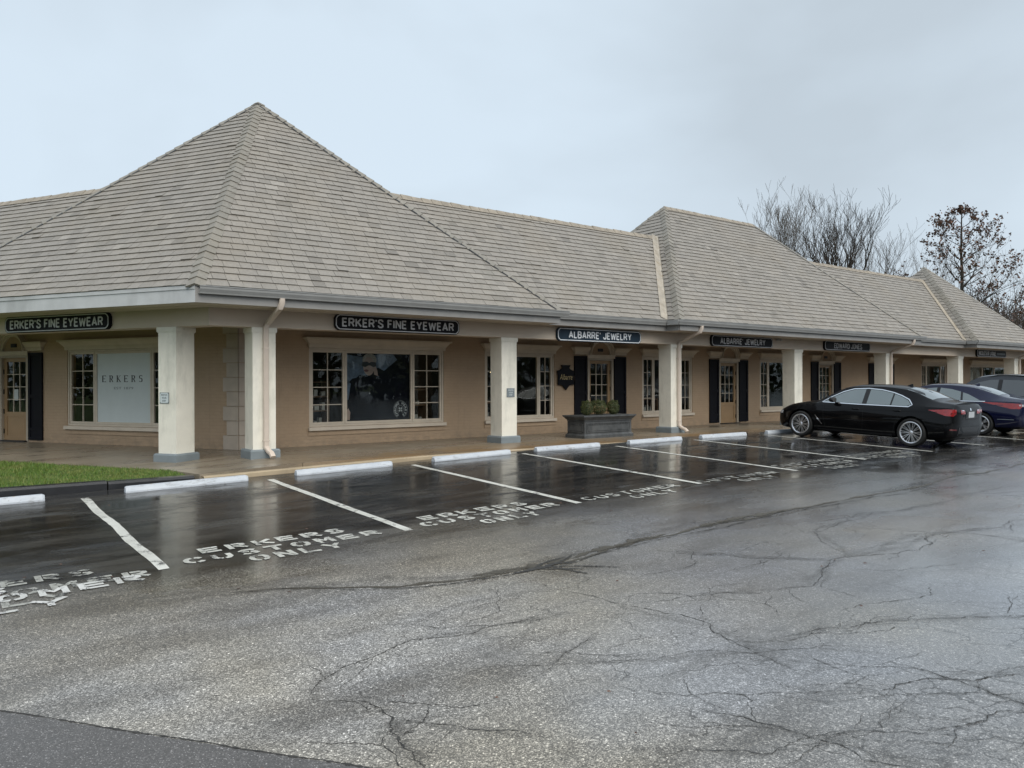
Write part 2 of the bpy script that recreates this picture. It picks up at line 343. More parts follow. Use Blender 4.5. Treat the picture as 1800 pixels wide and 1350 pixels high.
# ------------------------------------------------------------------ object helpers
W = {}
def place(o, parent=None, loc=(0, 0, 0), rotz=0.0, mat4=None):
    m = mat4 if mat4 is not None else Matrix.Translation(Vector(loc)) @ Matrix.Rotation(rotz, 4, 'Z')
    W[o.name] = m; COL.objects.link(o)
    if parent is not None:
        o.parent = parent; o.matrix_basis = W[parent.name].inverted() @ m
    else: o.matrix_basis = m
    return o
def tag(o, label=None, cat=None, group=None, kind=None):
    for k, v in (('label', label), ('category', cat), ('group', group), ('kind', kind)):
        if v: o[k] = v
    return o
def thing(name, label, cat, loc=(0, 0, 0), rotz=0, group=None):
    return tag(place(bpy.data.objects.new(name, None), None, loc, rotz), label, cat, group)
class MB:
    def __init__(s): s.v = []; s.f = []
    def add(s, vs, fs):
        k = len(s.v); s.v += [tuple(v) for v in vs]; s.f += [tuple(i+k for i in f) for f in fs]; return s
    def box(s, a, b):
        x0, y0, z0 = a; x1, y1, z1 = b
        return s.add([(x0, y0, z0), (x1, y0, z0), (x1, y1, z0), (x0, y1, z0), (x0, y0, z1), (x1, y0, z1), (x1, y1, z1), (x0, y1, z1)],
                     [(0, 3, 2, 1), (4, 5, 6, 7), (0, 1, 5, 4), (1, 2, 6, 5), (2, 3, 7, 6), (3, 0, 4, 7)])
    def frus(s, a, b):      # bottom rect (x0,y0,x1,y1,z) to top rect
        v = []
        for (x0, y0, x1, y1, z) in (a, b): v += [(x0, y0, z), (x1, y0, z), (x1, y1, z), (x0, y1, z)]
        return s.add(v, [(0, 3, 2, 1), (4, 5, 6, 7), (0, 1, 5, 4), (1, 2, 6, 5), (2, 3, 7, 6), (3, 0, 4, 7)])
    def quad(s, *p): return s.add(p, [tuple(range(len(p)))])
    def prism(s, poly, axis, a, b):   # poly in the other two axes
        n = len(poly); v = []
        for t in (a, b):
            for (p, q) in poly: v.append({'x': (t, p, q), 'y': (p, t, q), 'z': (p, q, t)}[axis])
        return s.add(v, [tuple(range(n))[::-1], tuple(range(n, 2*n))]+[(i, (i+1) % n, n+(i+1) % n, n+i) for i in range(n)])
    def tube(s, pts, rad, n=8, cap=True):
        pts = [Vector(p) for p in pts]; rings = []; prev = None
        for i, p in enumerate(pts):
            d = (pts[min(i+1, len(pts)-1)]-pts[max(i-1, 0)]).normalized()
            if prev is None: prev = d.orthogonal().normalized()
            prev = (prev-d*prev.dot(d)).normalized(); q = d.cross(prev)
            r = rad[i] if isinstance(rad, (list, tuple)) else rad
            rings.append([p+(prev*math.cos(t)+q*math.sin(t))*r for t in [2*math.pi*j/n for j in range(n)]])
        v = [tuple(c) for r_ in rings for c in r_]; f = []
        for i in range(len(pts)-1):
            for j in range(n): f.append((i*n+j, i*n+(j+1) % n, (i+1)*n+(j+1) % n, (i+1)*n+j))
        if cap: f += [tuple(range(n))[::-1], tuple(range((len(pts)-1)*n, len(pts)*n))]
        return s.add(v, f)
    def lathe(s, prof, n=32, axis='z', c=(0, 0, 0)):    # prof (r, h)
        v = []; f = []; m = len(prof)
        for j in range(n):
            t = 2*math.pi*j/n
            for (r, h) in prof:
                a, b = r*math.cos(t), r*math.sin(t)
                q = {'z': (a, b, h), 'x': (h, a, b), 'y': (a, h, b)}[axis]; v.append((q[0]+c[0], q[1]+c[1], q[2]+c[2]))
        for j in range(n):
            k = (j+1) % n
            for i in range(m-1): f.append((j*m+i, k*m+i, k*m+i+1, j*m+i+1))
        return s.add(v, f)
    def mesh(s, name, smooth=None, raw=False):
        me = bpy.data.meshes.new(name); me.from_pydata(s.v, [], s.f); me.update()
        if raw: return me
        bm = bmesh.new(); bm.from_mesh(me); bmesh.ops.recalc_face_normals(bm, faces=bm.faces); bm.to_mesh(me); bm.free()
        if smooth is not None:
            me.shade_smooth() if hasattr(me, 'shade_smooth') else None
            me.set_sharp_from_angle(angle=R(smooth))
        return me
    def build(s, name, mat, parent=None, loc=(0, 0, 0), rotz=0.0, smooth=None, mat4=None, raw=False):
        me = s.mesh(name, smooth, raw); me.materials.append(M[mat])
        o = bpy.data.objects.new(name, me); return place(o, parent, loc, rotz, mat4)
def text_mesh(body, size, bold=0.0, extr=0.0, align='CENTER', xs=1.0, font_shear=0):
    cu = bpy.data.curves.new('txt', 'FONT'); cu.body = body; cu.size = size; cu.align_x = align; cu.align_y = 'CENTER'
    cu.offset = bold; cu.extrude = extr; cu.shear = font_shear; cu.resolution_u = 3
    ob = bpy.data.objects.new('txt', cu); me = bpy.data.meshes.new_from_object(ob)
    bpy.data.objects.remove(ob); bpy.data.curves.remove(cu)
    for v in me.vertices: v.co.x *= xs
    return me
def text_obj(name, body, mat, parent, loc, rotz, size, bold=0, extr=.004, xs=1.0, align='CENTER', shear=0):
    """upright lettering on a vertical board facing local -y"""
    me = text_mesh(body, size, bold, extr, align, xs, shear); me.transform(Matrix.Rotation(R(90), 4, 'X')); me.materials.clear(); me.materials.append(M[mat])
    o = bpy.data.objects.new(name, me); return place(o, parent, loc, rotz)

# ------------------------------------------------------------------ ground levels (metres; z=0 is the covered walk)
_AX = [-60, -4, 1.92, 4.69, 7.46, 10.11, 12.84, 15.6, 300]; _AZ = [-.33, -.33, -.239, -.1785, -.113, -.05, -.034, -.017, -.017]
def gz(x, y):
    a = float(np.interp(x, _AX, _AZ)); y = max(-25.0, y)
    if y >= 6: return a-.0345*(12.85-min(y, 13.9))
    d = 6-y; return a-.0345*6.85+.018*d*min(1, d/3) if d < 9 else a-.0345*6.85+.162
ECX, ECY = 3.81, 14.03
TH = R(-60)
def fr(side, s, d, z=0.0):
    """facade coordinates: s along (to the right), d depth, z up; side 'F' long front, 'L' left wing"""
    if side == 'F': return Vector((s, d, z))
    return Vector((ECX+.5*s+.8660254*(d-ECY), ECY-.8660254*s+.5*(d-ECY), z))
RZ = {'F': 0.0, 'L': TH}
# ================================================================== SETTING
def sheet(name, mat, xs, ys, fz, kind='structure'):
    m = MB(); nx = len(xs)
    m.v = [(x, y, fz(x, y)) for y in ys for x in xs]
    m.f = [(j*nx+i, j*nx+i+1, (j+1)*nx+i+1, (j+1)*nx+i) for j in range(len(ys)-1) for i in range(nx-1)]
    me = bpy.data.meshes.new(name); me.from_pydata(m.v, [], m.f); me.materials.append(M[mat]); me.shade_smooth()
    return tag(place(bpy.data.objects.new(name, me)), kind=kind)
xs = [-70, -50, -35, -25, -18, -12, -8]+[-6+.75*i for i in range(60)]+[40, 44, 50, 58, 70, 90, 120, 160]
ys = [-90, -60, -40, -25, -15, -9]+[-6+.5*i for i in range(40)]
sheet('parking_lot', 'asphalt', xs, ys, gz)
sheet('terrain', 'turf', [-500, -100, 0, 100, 500], [-500, -100, 0, 100, 500], lambda x, y: -.8)
def wz(x, y):
    dl = .8660254*(x-ECX)+.5*(y-ECY)+14.03
    b = min(1, max(0, (5.3-x)/1.3)); t = min(1, max(0, (16.4-dl)/2.0))
    return -.075*b*t*t*(3-2*t)
walk = MB()
CORN = fr('F', 5.507, 16.97)
wp = [fr('L', -14, 16.97), fr('L', -14, 13.98), Vector((3.55, 14.2, 0)), Vector((3.72, 13.47, 0)), Vector((56, 13.47, 0)), Vector((56, 16.97, 0)), CORN]
walk.prism([(p.x, p.y) for p in wp], 'z', -.6, -.09)
walk_o = tag(walk.build('walkway', 'walk'), kind='structure')
def slab(poly):
    c = sum((Vector((p[0], p[1], 0)) for p in poly), Vector())/len(poly); q = []
    for p in poly:
        d = c-Vector((p[0], p[1], 0)); q.append(Vector((p[0], p[1], 0))+d.normalized()*.007)
    m = MB(); n = len(q); tops = [(p.x, p.y, wz(p.x, p.y)) for p in q]; bots = [(p.x, p.y, -.13) for p in q]
    m.add(bots+tops, [tuple(range(n))[::-1], tuple(range(n, 2*n))]+[(i, (i+1) % n, n+(i+1) % n, n+i) for i in range(n)])
    m.build('concrete_slab', 'walk', walk_o)
s5 = fr('L', 0, 13.98)
e0, e1, e2 = (3.72, 13.47), (4.55, 13.47), (4.95, 15.2)
slab([(3.55, 14.2), e0, (5.51, 13.47), (CORN.x, CORN.y), tuple(fr('L', -2.2, 16.97).xy), tuple(fr('L', -.6, 13.98).xy)])
for i in range(16):
    a, b = 5.51+3.15*i, 5.51+3.15*(i+1)
    if a > 53: break
    slab([(a, 13.47), (b, 13.47), (b, 15.5), (a, 15.5)]); slab([(a, 15.5), (b, 15.5), (b, 16.97), (a, 16.97)])
for i in range(4):
    a, b = -.6-3.0*i, -.6-3.0*(i+1)
    a2 = -2.2 if i == 0 else a
    slab([tuple(fr('L', a, 13.98).xy), tuple(fr('L', a2, 16.97).xy), tuple(fr('L', b, 16.97).xy), tuple(fr('L', b, 13.98).xy)])
# pale kerb strip along the front of the walk, sinking into the asphalt to the right
k = MB(); n = 60
for i in range(n):
    x = 3.75+i*.85
    zt = min(-.012, gz(x, 13.4)+.075)
    k.v += [(x, 13.33, -.6), (x, 13.33, zt-.012), (x, 13.345, zt), (x, 13.462, zt+.003), (x, 13.462, -.6)]
    if i:
        for j in range(4): k.f.append(((i-1)*5+j, i*5+j, i*5+j+1, (i-1)*5+j+1))
tag(k.build('kerb', 'kerb_concrete', smooth=30), kind='structure')
# black painted kerb of the lawn
kb = MB(); pieces = [(-6.0, -2.9), (-2.88, .1), (.12, 2.32), (2.34, 3.62)]
kbo = None
for i, (a, b) in enumerate(pieces):
    m = MB(); za = -.075; dz = [0, .01, 0, -.012][i]
    prof = [(13.40, -.6), (13.40, za-.035+dz), (13.43, za+dz), (13.57, za+.005+dz), (13.60, za-.02+dz), (13.60, -.6)]
    m.prism(prof, 'x', a, b)
    o = m.build('kerb' if i == 0 else 'kerb_stone', 'kerb_black', kbo)
    if i == 0: kbo = tag(o, kind='structure')
# lawn
lawn_poly = [(-6, 13.6), (3.55, 13.6), (3.52, 14.2)]+[tuple(fr('L', -s, 13.97).xy) for s in (1, 3, 5, 8, 13)]
lm = MB(); lm.prism(lawn_poly+[(-6, 24)], 'z', -.6, -.085); lawn_o = tag(lm.build('lawn', 'turf'), kind='structure')
def in_lawn(x, y):
    dl = .8660254*(x-ECX)+.5*(y-ECY)+14.03
    return y > 13.6 and x < 3.54 and dl < 13.97
gv, gf = [], []; rg = random.Random(3)
cnt = 0
while cnt < 26000:
    x = rg.uniform(-1.2, 3.56); y = rg.uniform(13.58, 19.5)
    if not in_lawn(x, y): continue
    dl = .8660254*(x-ECX)+.5*(y-ECY)+14.03
    clump = .5+.5*math.sin(x*2.1+1.3)*math.cos(y*1.7)
    h = rg.uniform(.02, .055)+(.05*clump*rg.random() if x < 1.9 else 0)
    a = rg.uniform(0, 6.28); w = rg.uniform(.003, .006); lx, ly = rg.gauss(0, .4)*h, rg.gauss(0, .4)*h
    k0 = len(gv); z = -.086
    gv += [(x-w*math.cos(a), y-w*math.sin(a), z), (x+w*math.cos(a), y+w*math.sin(a), z), (x+lx, y+ly, z+h)]; gf.append((k0, k0+1, k0+2)); cnt += 1
me = bpy.data.meshes.new('grass'); me.from_pydata(gv, [], gf); me.materials.append(M['grass'])
tag(place(bpy.data.objects.new('grass', me)), 'short green grass growing on the small lawn behind the black kerb', 'grass', kind='stuff')

# ---- painted markings, draped on the asphalt
def drape(m, dz): m.v = [(v[0], v[1], gz(v[0], v[1])+dz+(v[2] if len(v) > 2 else 0)) for v in m.v]; return m
def stall_line(x, y0, y1, label, wob=0.0, rs=1):
    m = MB(); r_ = random.Random(rs); n = 26
    for i in range(n+1):
        y = y0+(y1-y0)*i/n; o = wob*math.sin(i*.55+rs); w = .055+r_.uniform(-.004, .004)
        m.v += [(x+o-w, y, 0), (x+o+w, y, 0)]
        if i: m.f.append((2*i-2, 2*i-1, 2*i+1, 2*i))
    return tag(drape(m, .004).build('stall_line', 'line_paint'), label, 'road marking', 'white parking stall lines')
LX = [1.92, 4.69, 7.44, 10.09, 12.81, 15.57, 18.5, 21.3, 24.05, 26.8, 29.55, 32.3]
LL = ['worn and cracked white stall line nearest the lawn', 'white stall line right of the first customer stencil, second from the left',
      'white stall line pointing at the column by the large front window, third from the left', 'white stall line in front of the planter', 'white stall line starting near the second downspout',
      'white stall line left of the empty stall beside the black sedan', 'white stall line beside the black sedan wheels', 'white stall line just beyond the black sedan',
      'white stall line beside the blue sedan', 'white stall line between the blue sedan and the grey car', 'white stall line beyond the grey car', 'farthest white stall line at the right edge']
for i, x in enumerate(LX): stall_line(x, 12.86, 8.2 if i < 5 else 8.38, LL[i], .012 if i == 0 else .004, i+1)
# stencil letters: strokes on a 0..1 box, bridged like a cut stencil
ST = {'E': [[(0, 0), (0, 1)], [(.26, 1), (1, 1)], [(.26, .5), (.85, .5)], [(.26, 0), (1, 0)]],
      'R': [[(0, 0), (0, 1)], [(.26, 1), (.75, 1), (1, .85), (1, .65), (.75, .5), (.26, .5)], [(.5, .36), (1, 0)]],
      'K': [[(0, 0), (0, 1)], [(.3, .5), (1, 1)], [(.42, .42), (1, 0)]],
      'S': [[(1, .85), (.75, 1), (.25, 1), (0, .82), (.15, .6), (.5, .53)], [(.6, .46), (.88, .4), (1, .2), (.75, 0), (.25, 0), (0, .15)]],
      'C': [[(.45, 1), (.2, .95), (0, .7), (0, .3), (.2, .05), (.45, 0)], [(.62, 1), (.85, .95), (1, .78)], [(.62, 0), (.85, .05), (1, .22)]],
      'U': [[(0, 1), (0, .28), (.2, .03), (.44, 0)], [(1, 1), (1, .28), (.8, .03), (.58, 0)]],
      'T': [[(0, 1), (1, 1)], [(.5, .82), (.5, 0)]],
      'O': [[(.42, 1), (.15, .93), (0, .7), (0, .3), (.15, .07), (.42, 0)], [(.58, 1), (.85, .93), (1, .7), (1, .3), (.85, .07), (.58, 0)]],
      'M': [[(0, 0), (0, 1)], [(.1, .95), (.5, .4), (.9, .95)], [(1, 1), (1, 0)]],
      'N': [[(0, 0), (0, 1)], [(.14, .95), (.86, .05)], [(1, 0), (1, 1)]],
      'L': [[(0, 0), (0, 1)], [(.26, 0), (1, 0)]],
      'Y': [[(0, 1), (.42, .52)], [(1, 1), (.58, .52)], [(.5, .4), (.5, 0)]]}
def stencil(rows, label, mat='stencil', h=.235, th=.058, dz=.005, jit=.01, rs=1):
    r_ = random.Random(rs); x_, y_ = rows[-1][1], rows[-1][3]; base = Vector((x_, y_, gz(x_, y_)))
    t_ = thing('stencil_marking', label, 'road marking', base, 0, 'customer parking stencils')
    for (word, x0, x1, y) in rows:
        pitch = (x1-x0)/len(word); w = pitch*.74
        for i, ch in enumerate(word):
            m = MB(); ox = x0+i*pitch+r_.uniform(-jit, jit); oy = y+r_.uniform(-jit, jit)
            for st in ST[ch]:
                P = [Vector((ox+th/2+p[0]*(w-th), oy+th/2+p[1]*(h-th))) for p in st]
                L_, R_ = [], []
                for a in range(len(P)):
                    d = (P[min(a+1, len(P)-1)]-P[max(a-1, 0)]).normalized(); nn = Vector((-d.y, d.x))*th*.5
                    e = d*(-th*.5 if a == 0 else (th*.5 if a == len(P)-1 else 0)) if len(P) == 2 else Vector((0, 0))
                    L_.append(P[a]+nn+e*.95); R_.append(P[a]-nn+e*.95)
                for a in range(len(P)-1):
                    for t in range(2):
                        q = [L_[a].lerp(L_[a+1], t/2), R_[a].lerp(R_[a+1], t/2), R_[a].lerp(R_[a+1], (t+1)/2), L_[a].lerp(L_[a+1], (t+1)/2)]
                        m.quad(*[(c.x, c.y, 0) for c in q])
            drape(m, dz).build('letter', mat, t_)
    return t_
stencil([('ERKERS', -.25, 1.42, 8.42), ('CUSTOMER', -.55, 1.85, 8.05), ('ONLY', -.05, 1.15, 7.72)], 'fading grey customer stencil under the newer paint, nearest the left edge', 'stencil_old', rs=2)
stencil([('ERKERS', -1.05, .70, 8.18), ('CUSTOMER', -.75, 1.78, 7.90), ('ONLY', -.35, 1.12, 7.55)], 'bright freshly painted customer stencil cut off by the left edge', 'stencil_new', h=.23, th=.056, dz=.009, rs=5)
stencil([('ERKERS', 2.40, 4.12, 8.58), ('CUSTOMER', 2.14, 4.42, 8.24), ('ONLY', 2.72, 3.82, 7.93)], 'three line customer stencil between the two nearest whole stall lines', rs=3)
stencil([('ERKERS', 5.12, 6.90, 8.56), ('CUSTOMER', 4.95, 7.20, 8.24), ('ONLY', 5.64, 6.60, 7.92)], 'three line customer stencil in the second stall from the left line', rs=4)
stencil([('CUSTOMER', 7.66, 9.72, 8.24), ('ONLY', 8.36, 9.32, 7.93)], 'two line customer stencil in the stall left of the planter line', 'stencil', th=.045, rs=6)
stencil([('CUSTOMER', 10.2, 12.4, 8.22), ('ONLY', 10.9, 11.9, 7.90)], 'faint two line customer stencil in the stall right of the planter line', 'stencil_old', rs=7)
stencil([('CUSTOMER', 12.95, 15.3, 8.65), ('CUSTOMER', 12.9, 15.2, 8.30), ('ONLY', 13.6, 14.7, 7.95)], 'faint doubled customer stencil in the stall beyond, two stalls before the black sedan', 'stencil_old', rs=8)
stencil([('CUSTOMER', 15.75, 18.1, 8.75), ('CUSTOMER', 15.7, 18.0, 8.42), ('ONLY', 16.4, 17.5, 8.1)], 'faint customer stencil in the empty stall beside the black sedan', 'stencil_old', rs=9)

# ---- cracks and the silted drain valley in the old asphalt
def ribbon(pts, w, rs, rough=.05, dz=.003, branch=0):
    r_ = random.Random(rs); P = [Vector(p) for p in pts]
    for _ in range(5):
        q = [P[0]]
        for a, b in zip(P, P[1:]):
            d = b-a; q += [(a+b)/2+Vector((-d.y, d.x))*r_.gauss(0, rough*1.6), b]
        P = q
    m = MB(); n = len(P); out = [m]
    for i, p in enumerate(P):
        d = (P[min(i+1, n-1)]-P[max(i-1, 0)]); d = d.normalized() if d.length else Vector((1, 0)); nn = Vector((-d.y, d.x))
        ww = w*(.25+1.3*r_.random()**1.6)*min(1, .15+4*min(i, n-1-i)/n)
        m.v += [tuple(p+nn*ww), tuple(p-nn*ww)]
        if i: m.f.append((2*i-2, 2*i-1, 2*i+1, 2*i))
    for b in range(branch):
        i = r_.randrange(n//8, n-n//8); a = r_.uniform(0, 6.28); L_ = r_.uniform(.25, .8)
        e = P[i]+Vector((math.cos(a), math.sin(a)))*L_
        s_ = ribbon([P[i], (P[i]+e)/2+Vector((r_.gauss(0, .06), r_.gauss(0, .06))), e], w*.55, rs*31+b, rough, dz)[0]
        m.add(s_.v, s_.f)
    return out
crk = MB(); DAMP = []; SILT = []
def soft_ribbon(out, pts, w, rs, rough=.03):
    """ribbon with a centre row, so its edges can fade into the asphalt"""
    r_ = random.Random(rs); P = [Vector(p) for p in pts]
    for _ in range(4):
        q = [P[0]]
        for a, b in zip(P, P[1:]):
            d = b-a; q += [(a+b)/2+Vector((-d.y, d.x))*r_.gauss(0, rough*1.6), b]
        P = q
    n = len(P); rows = []
    for i, p in enumerate(P):
        d = (P[min(i+1, n-1)]-P[max(i-1, 0)]); d = d.normalized() if d.length else Vector((1, 0)); nn = Vector((-d.y, d.x))
        ww = w*(.55+.45*math.sin(i*.9+rs)*math.sin(i*.23)+.4*r_.random())*min(1, .1+5*min(i, n-1-i)/n); rows.append([p+nn*ww, p, p-nn*ww])
    out.append(rows)
def soft_build(out, name, mat, label, cat, dz):
    v, f, e = [], [], []
    for rows in out:
        k0 = len(v)
        for i, r in enumerate(rows):
            v += [(p.x, p.y, gz(p.x, p.y)+dz) for p in r]; e += [0.0, 1.0, 0.0]
            if i: f += [(k0+3*i-3, k0+3*i-2, k0+3*i+1, k0+3*i), (k0+3*i-2, k0+3*i-1, k0+3*i+2, k0+3*i+1)]
    me = bpy.data.meshes.new(name); me.from_pydata(v, [], f); at = me.attributes.new('edge', 'FLOAT', 'POINT'); at.data.foreach_set('value', e); me.materials.append(M[mat])
    return tag(place(bpy.data.objects.new(name, me)), label, cat, kind='stuff')
def crack(pts, w=.006, rs=1, br=3):
    for m in ribbon(pts, w*.5, rs, branch=br): crk.add(m.v, m.f)
    r_ = random.Random(rs+900)
    for _ in range(1 if w < .009 else 2):
        a = r_.randrange(0, max(1, len(pts)-2)); soft_ribbon(DAMP, pts[a:a+3], r_.uniform(.10, .22), rs+77+_)
crack([(4.17, 4.73), (3.65, 4.81), (2.86, 4.99), (2.41, 4.84), (2.01, 4.67), (1.87, 4.43)], .009, 1, 4)
crack([(1.87, 4.43), (2.11, 3.88), (2.0, 3.62), (1.94, 3.25)], .013, 2, 5)
crack([(2.11, 3.88), (2.35, 3.45), (2.6, 3.1)], .006, 3, 3)
crack([(4.5, 5.75), (4.61, 4.65), (4.69, 3.72), (4.33, 2.78)], .007, 4, 6)
crack([(4.62, 4.7), (5.38, 4.26), (6.21, 3.82), (7.37, 4.22), (9.07, 4.1), (10.13, 3.69)], .009, 5, 8)
crack([(3.46, 2.82), (3.58, 2.33), (3.75, 1.6)], .008, 6, 4)
crack([(3.0, 4.2), (3.3, 3.9), (3.62, 4.05), (4.0, 4.2)], .006, 7, 4)
crack([(3.3, 3.9), (3.85, 3.5), (4.4, 3.15), (5.2, 2.6)], .005, 8, 5)
crack([(5.0, 3.2), (5.7, 2.9), (6.6, 2.2), (7.6, 2.0)], .007, 9, 6)
crack([(4.2, 2.4), (4.8, 2.2), (5.6, 1.7), (6.4, 1.1)], .008, 10, 8)
crack([(4.0, 1.95), (4.6, 1.75), (5.0, 1.25), (5.6, .7)], .007, 11, 8)
crack([(4.6, 2.9), (4.9, 2.3), (4.8, 1.7), (5.1, 1.2)], .006, 12, 7)
crack([(2.8, 2.8), (3.3, 2.25), (3.9, 2.05), (4.5, 1.4)], .006, 13, 6)
crack([(6.3, 5.6), (6.9, 4.6), (7.2, 4.2)], .008, 14, 4)
crack([(7.4, 4.2), (8.3, 5.1), (10.0, 5.3), (12.5, 4.9)], .008, 15, 6)
crack([(9, 2.4), (10.5, 2.0), (12, 2.4), (14, 1.9)], .009, 16, 6)
crack([(12, 5.6), (14, 4.4), (17, 4.2), (20, 4.8)], .012, 17, 6)
crack([(8.6, 5.2), (9.4, 3.9), (9.2, 2.6), (10.2, 1.4)], .007, 18, 7)
rc = random.Random(77)
for i in range(34):
    x = rc.uniform(2.6, 10.5); y = rc.uniform(1.2, 5.7)
    if x*1.52+y < 7.4: continue
    a_ = rc.uniform(-.9, .6); L_ = rc.uniform(.5, 1.7); q1 = Vector((x, y)); q2 = q1+Vector((math.cos(a_), math.sin(a_)))*L_
    for m in ribbon([q1, q1.lerp(q2, .5)+Vector((rc.gauss(0, .12), rc.gauss(0, .12))), q2], .0028, 300+i, .05, branch=2): crk.add(m.v, m.f)
tag(drape(crk, .0032).build('crack', 'crack'), 'web of thin dark cracks across the grey asphalt aisle', 'crack', kind='stuff')
jn = MB()
for m in ribbon([(.1, 5.93), (.38, 5.5), (.87, 4.76), (1.29, 4.12), (1.72, 3.46), (2.3, 2.58)], .008, 40, .006, .003): jn.add(m.v, m.f)
tag(drape(jn, .003).build('crack', 'crack'), 'straight dark joint along the edge of the newer asphalt patch', 'crack', kind='stuff')
for a_, w, s_ in (([(2.2, 7.05), (2.57, 6.92), (3.48, 6.29), (4.32, 6.08), (4.81, 6.06), (5.25, 5.99), (6.55, 6.15), (8.29, 6.13), (10.6, 6.06), (13.43, 6.07), (17.91, 6.31), (26, 6.3)], .055, 50),
                 ([(4.2, 6.16), (4.8, 6.1), (5.4, 6.06)], .11, 51), ([(5.4, 6.06), (6.2, 6.15), (7.0, 6.2)], .10, 55), ([(7.4, 6.2), (8.2, 6.22), (9.4, 6.14)], .13, 52)): soft_ribbon(SILT, a_, w, s_, .02)
for a_, w, s_ in (([(2.0, 7.1), (2.9, 6.75), (4.3, 6.15), (6.5, 6.25), (8.3, 6.2)], .22, 60), ([(8.3, 6.2), (12, 6.15), (18, 6.4)], .25, 61), ([(6.3, 5.7), (6.8, 4.9), (7.2, 4.3)], .16, 62), ([(5.2, 4.4), (6.2, 3.85), (7.3, 4.25)], .12, 63), ([(7.4, 4.2), (8.6, 4.25), (10, 3.8)], .16, 64), ([(9, 5.4), (11, 5.1), (14, 5.2)], .2, 65), ([(3.0, 5.3), (3.8, 5.5), (4.6, 5.3)], .12, 66)): soft_ribbon(DAMP, a_, w, s_, .03)
soft_build(DAMP, 'damp_stain', 'damp', 'dark damp stains spreading beside the cracks in the asphalt aisle', 'stain', .0022)
soft_build(SILT, 'silt', 'silt_edge', 'brown silt lying along the drain valley between stalls and aisle', 'silt', .0045)
vc = MB()
for a, w, s_ in (([(2.3, 7.0), (2.7, 6.84), (3.5, 6.22), (4.35, 6.0), (5.25, 5.92), (6.55, 6.06), (8.3, 6.04), (10.6, 5.97), (13.4, 5.99), (17.9, 6.2)], .008, 53), ([(4.55, 5.99), (4.8, 5.98), (5.1, 5.94)], .035, 54)):
    for m in ribbon(a, w, s_, .02, branch=6): vc.add(m.v, m.f)
tag(drape(vc, .0075).build('crack', 'crack'), 'long dark crack following the drain valley', 'crack', kind='stuff')

# scattered leaves and grit
lv_, lf_ = [], []; r_ = random.Random(91)
for i in range(170):
    if i < 110: x, y = r_.uniform(.5, 22), r_.uniform(2.2, 13.2)
    else: x, y = r_.uniform(1.0, 30), 13.2-abs(r_.gauss(0, .12))
    a = r_.uniform(0, 6.28); L_ = r_.uniform(.008, .028); w = L_*r_.uniform(.3, .7); z = gz(x, y)+.010; c_, s_ = math.cos(a), math.sin(a); k0 = len(lv_)
    lv_ += [(x-L_*c_, y-L_*s_, z), (x-w*s_, y+w*c_, z+.006), (x+L_*c_, y+L_*s_, z+.002), (x+w*s_, y-w*c_, z)]; lf_.append((k0, k0+1, k0+2, k0+3))
me = bpy.data.meshes.new('leaf_litter'); me.from_pydata(lv_, [], lf_); me.materials.append(M['oak_leaf']); tag(place(bpy.data.objects.new('leaf_litter', me)), 'tiny brown leaves and scraps scattered over the wet asphalt', 'leaf litter', kind='stuff')
# ================================================================== BUILDING
B = thing('shopping_center', 'long tan brick strip of shops with steep grey shingle pavilion roofs and a covered walk', 'building', (5.507, 16.97, 0))
YE, YG, YC, YW, ZE = 14.03, 14.5, 14.87, 16.97, 3.158
def wall(side, s0, s1, opens):
    ss = sorted({s0, s1}|{o[0] for o in opens}|{o[1] for o in opens}); zs = sorted({-.05, 2.85}|{o[2] for o in opens}|{o[3] for o in opens})
    m = MB()
    for a, b in zip(ss, ss[1:]):
        for c, d in zip(zs, zs[1:]):
            if any(o[0] <= a and b <= o[1] and o[2] <= c and d <= o[3] for o in opens): continue
            m.box((a, 0, c), (b, .24, d))
    # drop interior duplicate faces
    seen = {}
    for f in m.f:
        key = tuple(sorted(tuple(round(q, 4) for q in m.v[i]) for i in f)); seen.setdefault(key, []).append(f)
    m.f = [v[0] for v in seen.values() if len(v) == 1]
    p = fr(side, 0, YW); return m.build('wall', 'wall', B, p, RZ[side])
WIN_F = [(7.10, 10.73, 'A'), (12.02, 14.45, 'B'), (18.06, 20.46, 'B'), (24.19, 26.6, 'B'), (36.43, 38.95, 'B'), (41.5, 45.9, 'C')]
WIN_L = [(-6.98, -3.36, 'A'), (-16.5, -12.9, 'A')]
DOOR_F = [16.255, 22.38, 28.5, 32.8]; DOOR_L = [-8.87]
WZ0, WZ1 = .434, 2.255
opF = [(a, b, WZ0, WZ1) for a, b, t in WIN_F]+[(c-.535, c+.535, -.05, 2.16) for c in DOOR_F]
opL = [(a, b, WZ0, WZ1) for a, b, t in WIN_L]+[(c-.535, c+.535, -.05, 2.16) for c in DOOR_L]
wallF = wall('F', 5.507, 56, opF); wallL = wall('L', -24, 1.697*-1+1.697*0-0.0, opL) if False else wall('L', -24, -1.6975, opL)
# quoins at the corner: long and short blocks on both faces
zq = 0.0; i = 0
while zq < 2.8:
    h = .315; w = .41 if i % 2 == 0 else .31
    for side, s in (('L', -1), ('F', 1)):
        m = MB(); z0, z1 = zq+.004, min(zq+h-.008, 2.84)
        if side == 'L': m.frus((-1.6975-w, -.03, -1.6975-.0, .1, z0), (-1.6975-w, -.03, -1.6975-.0, .1, z1)); p = fr('L', 0, YW)
        else: m.box((5.507, -.028, z0), (5.507+w, .1, z1)); p = fr('F', 0, YW)
        m.build('quoin_block', 'quoin', wallL if side == 'L' else wallF, p, RZ[side])
    zq += h; i += 1
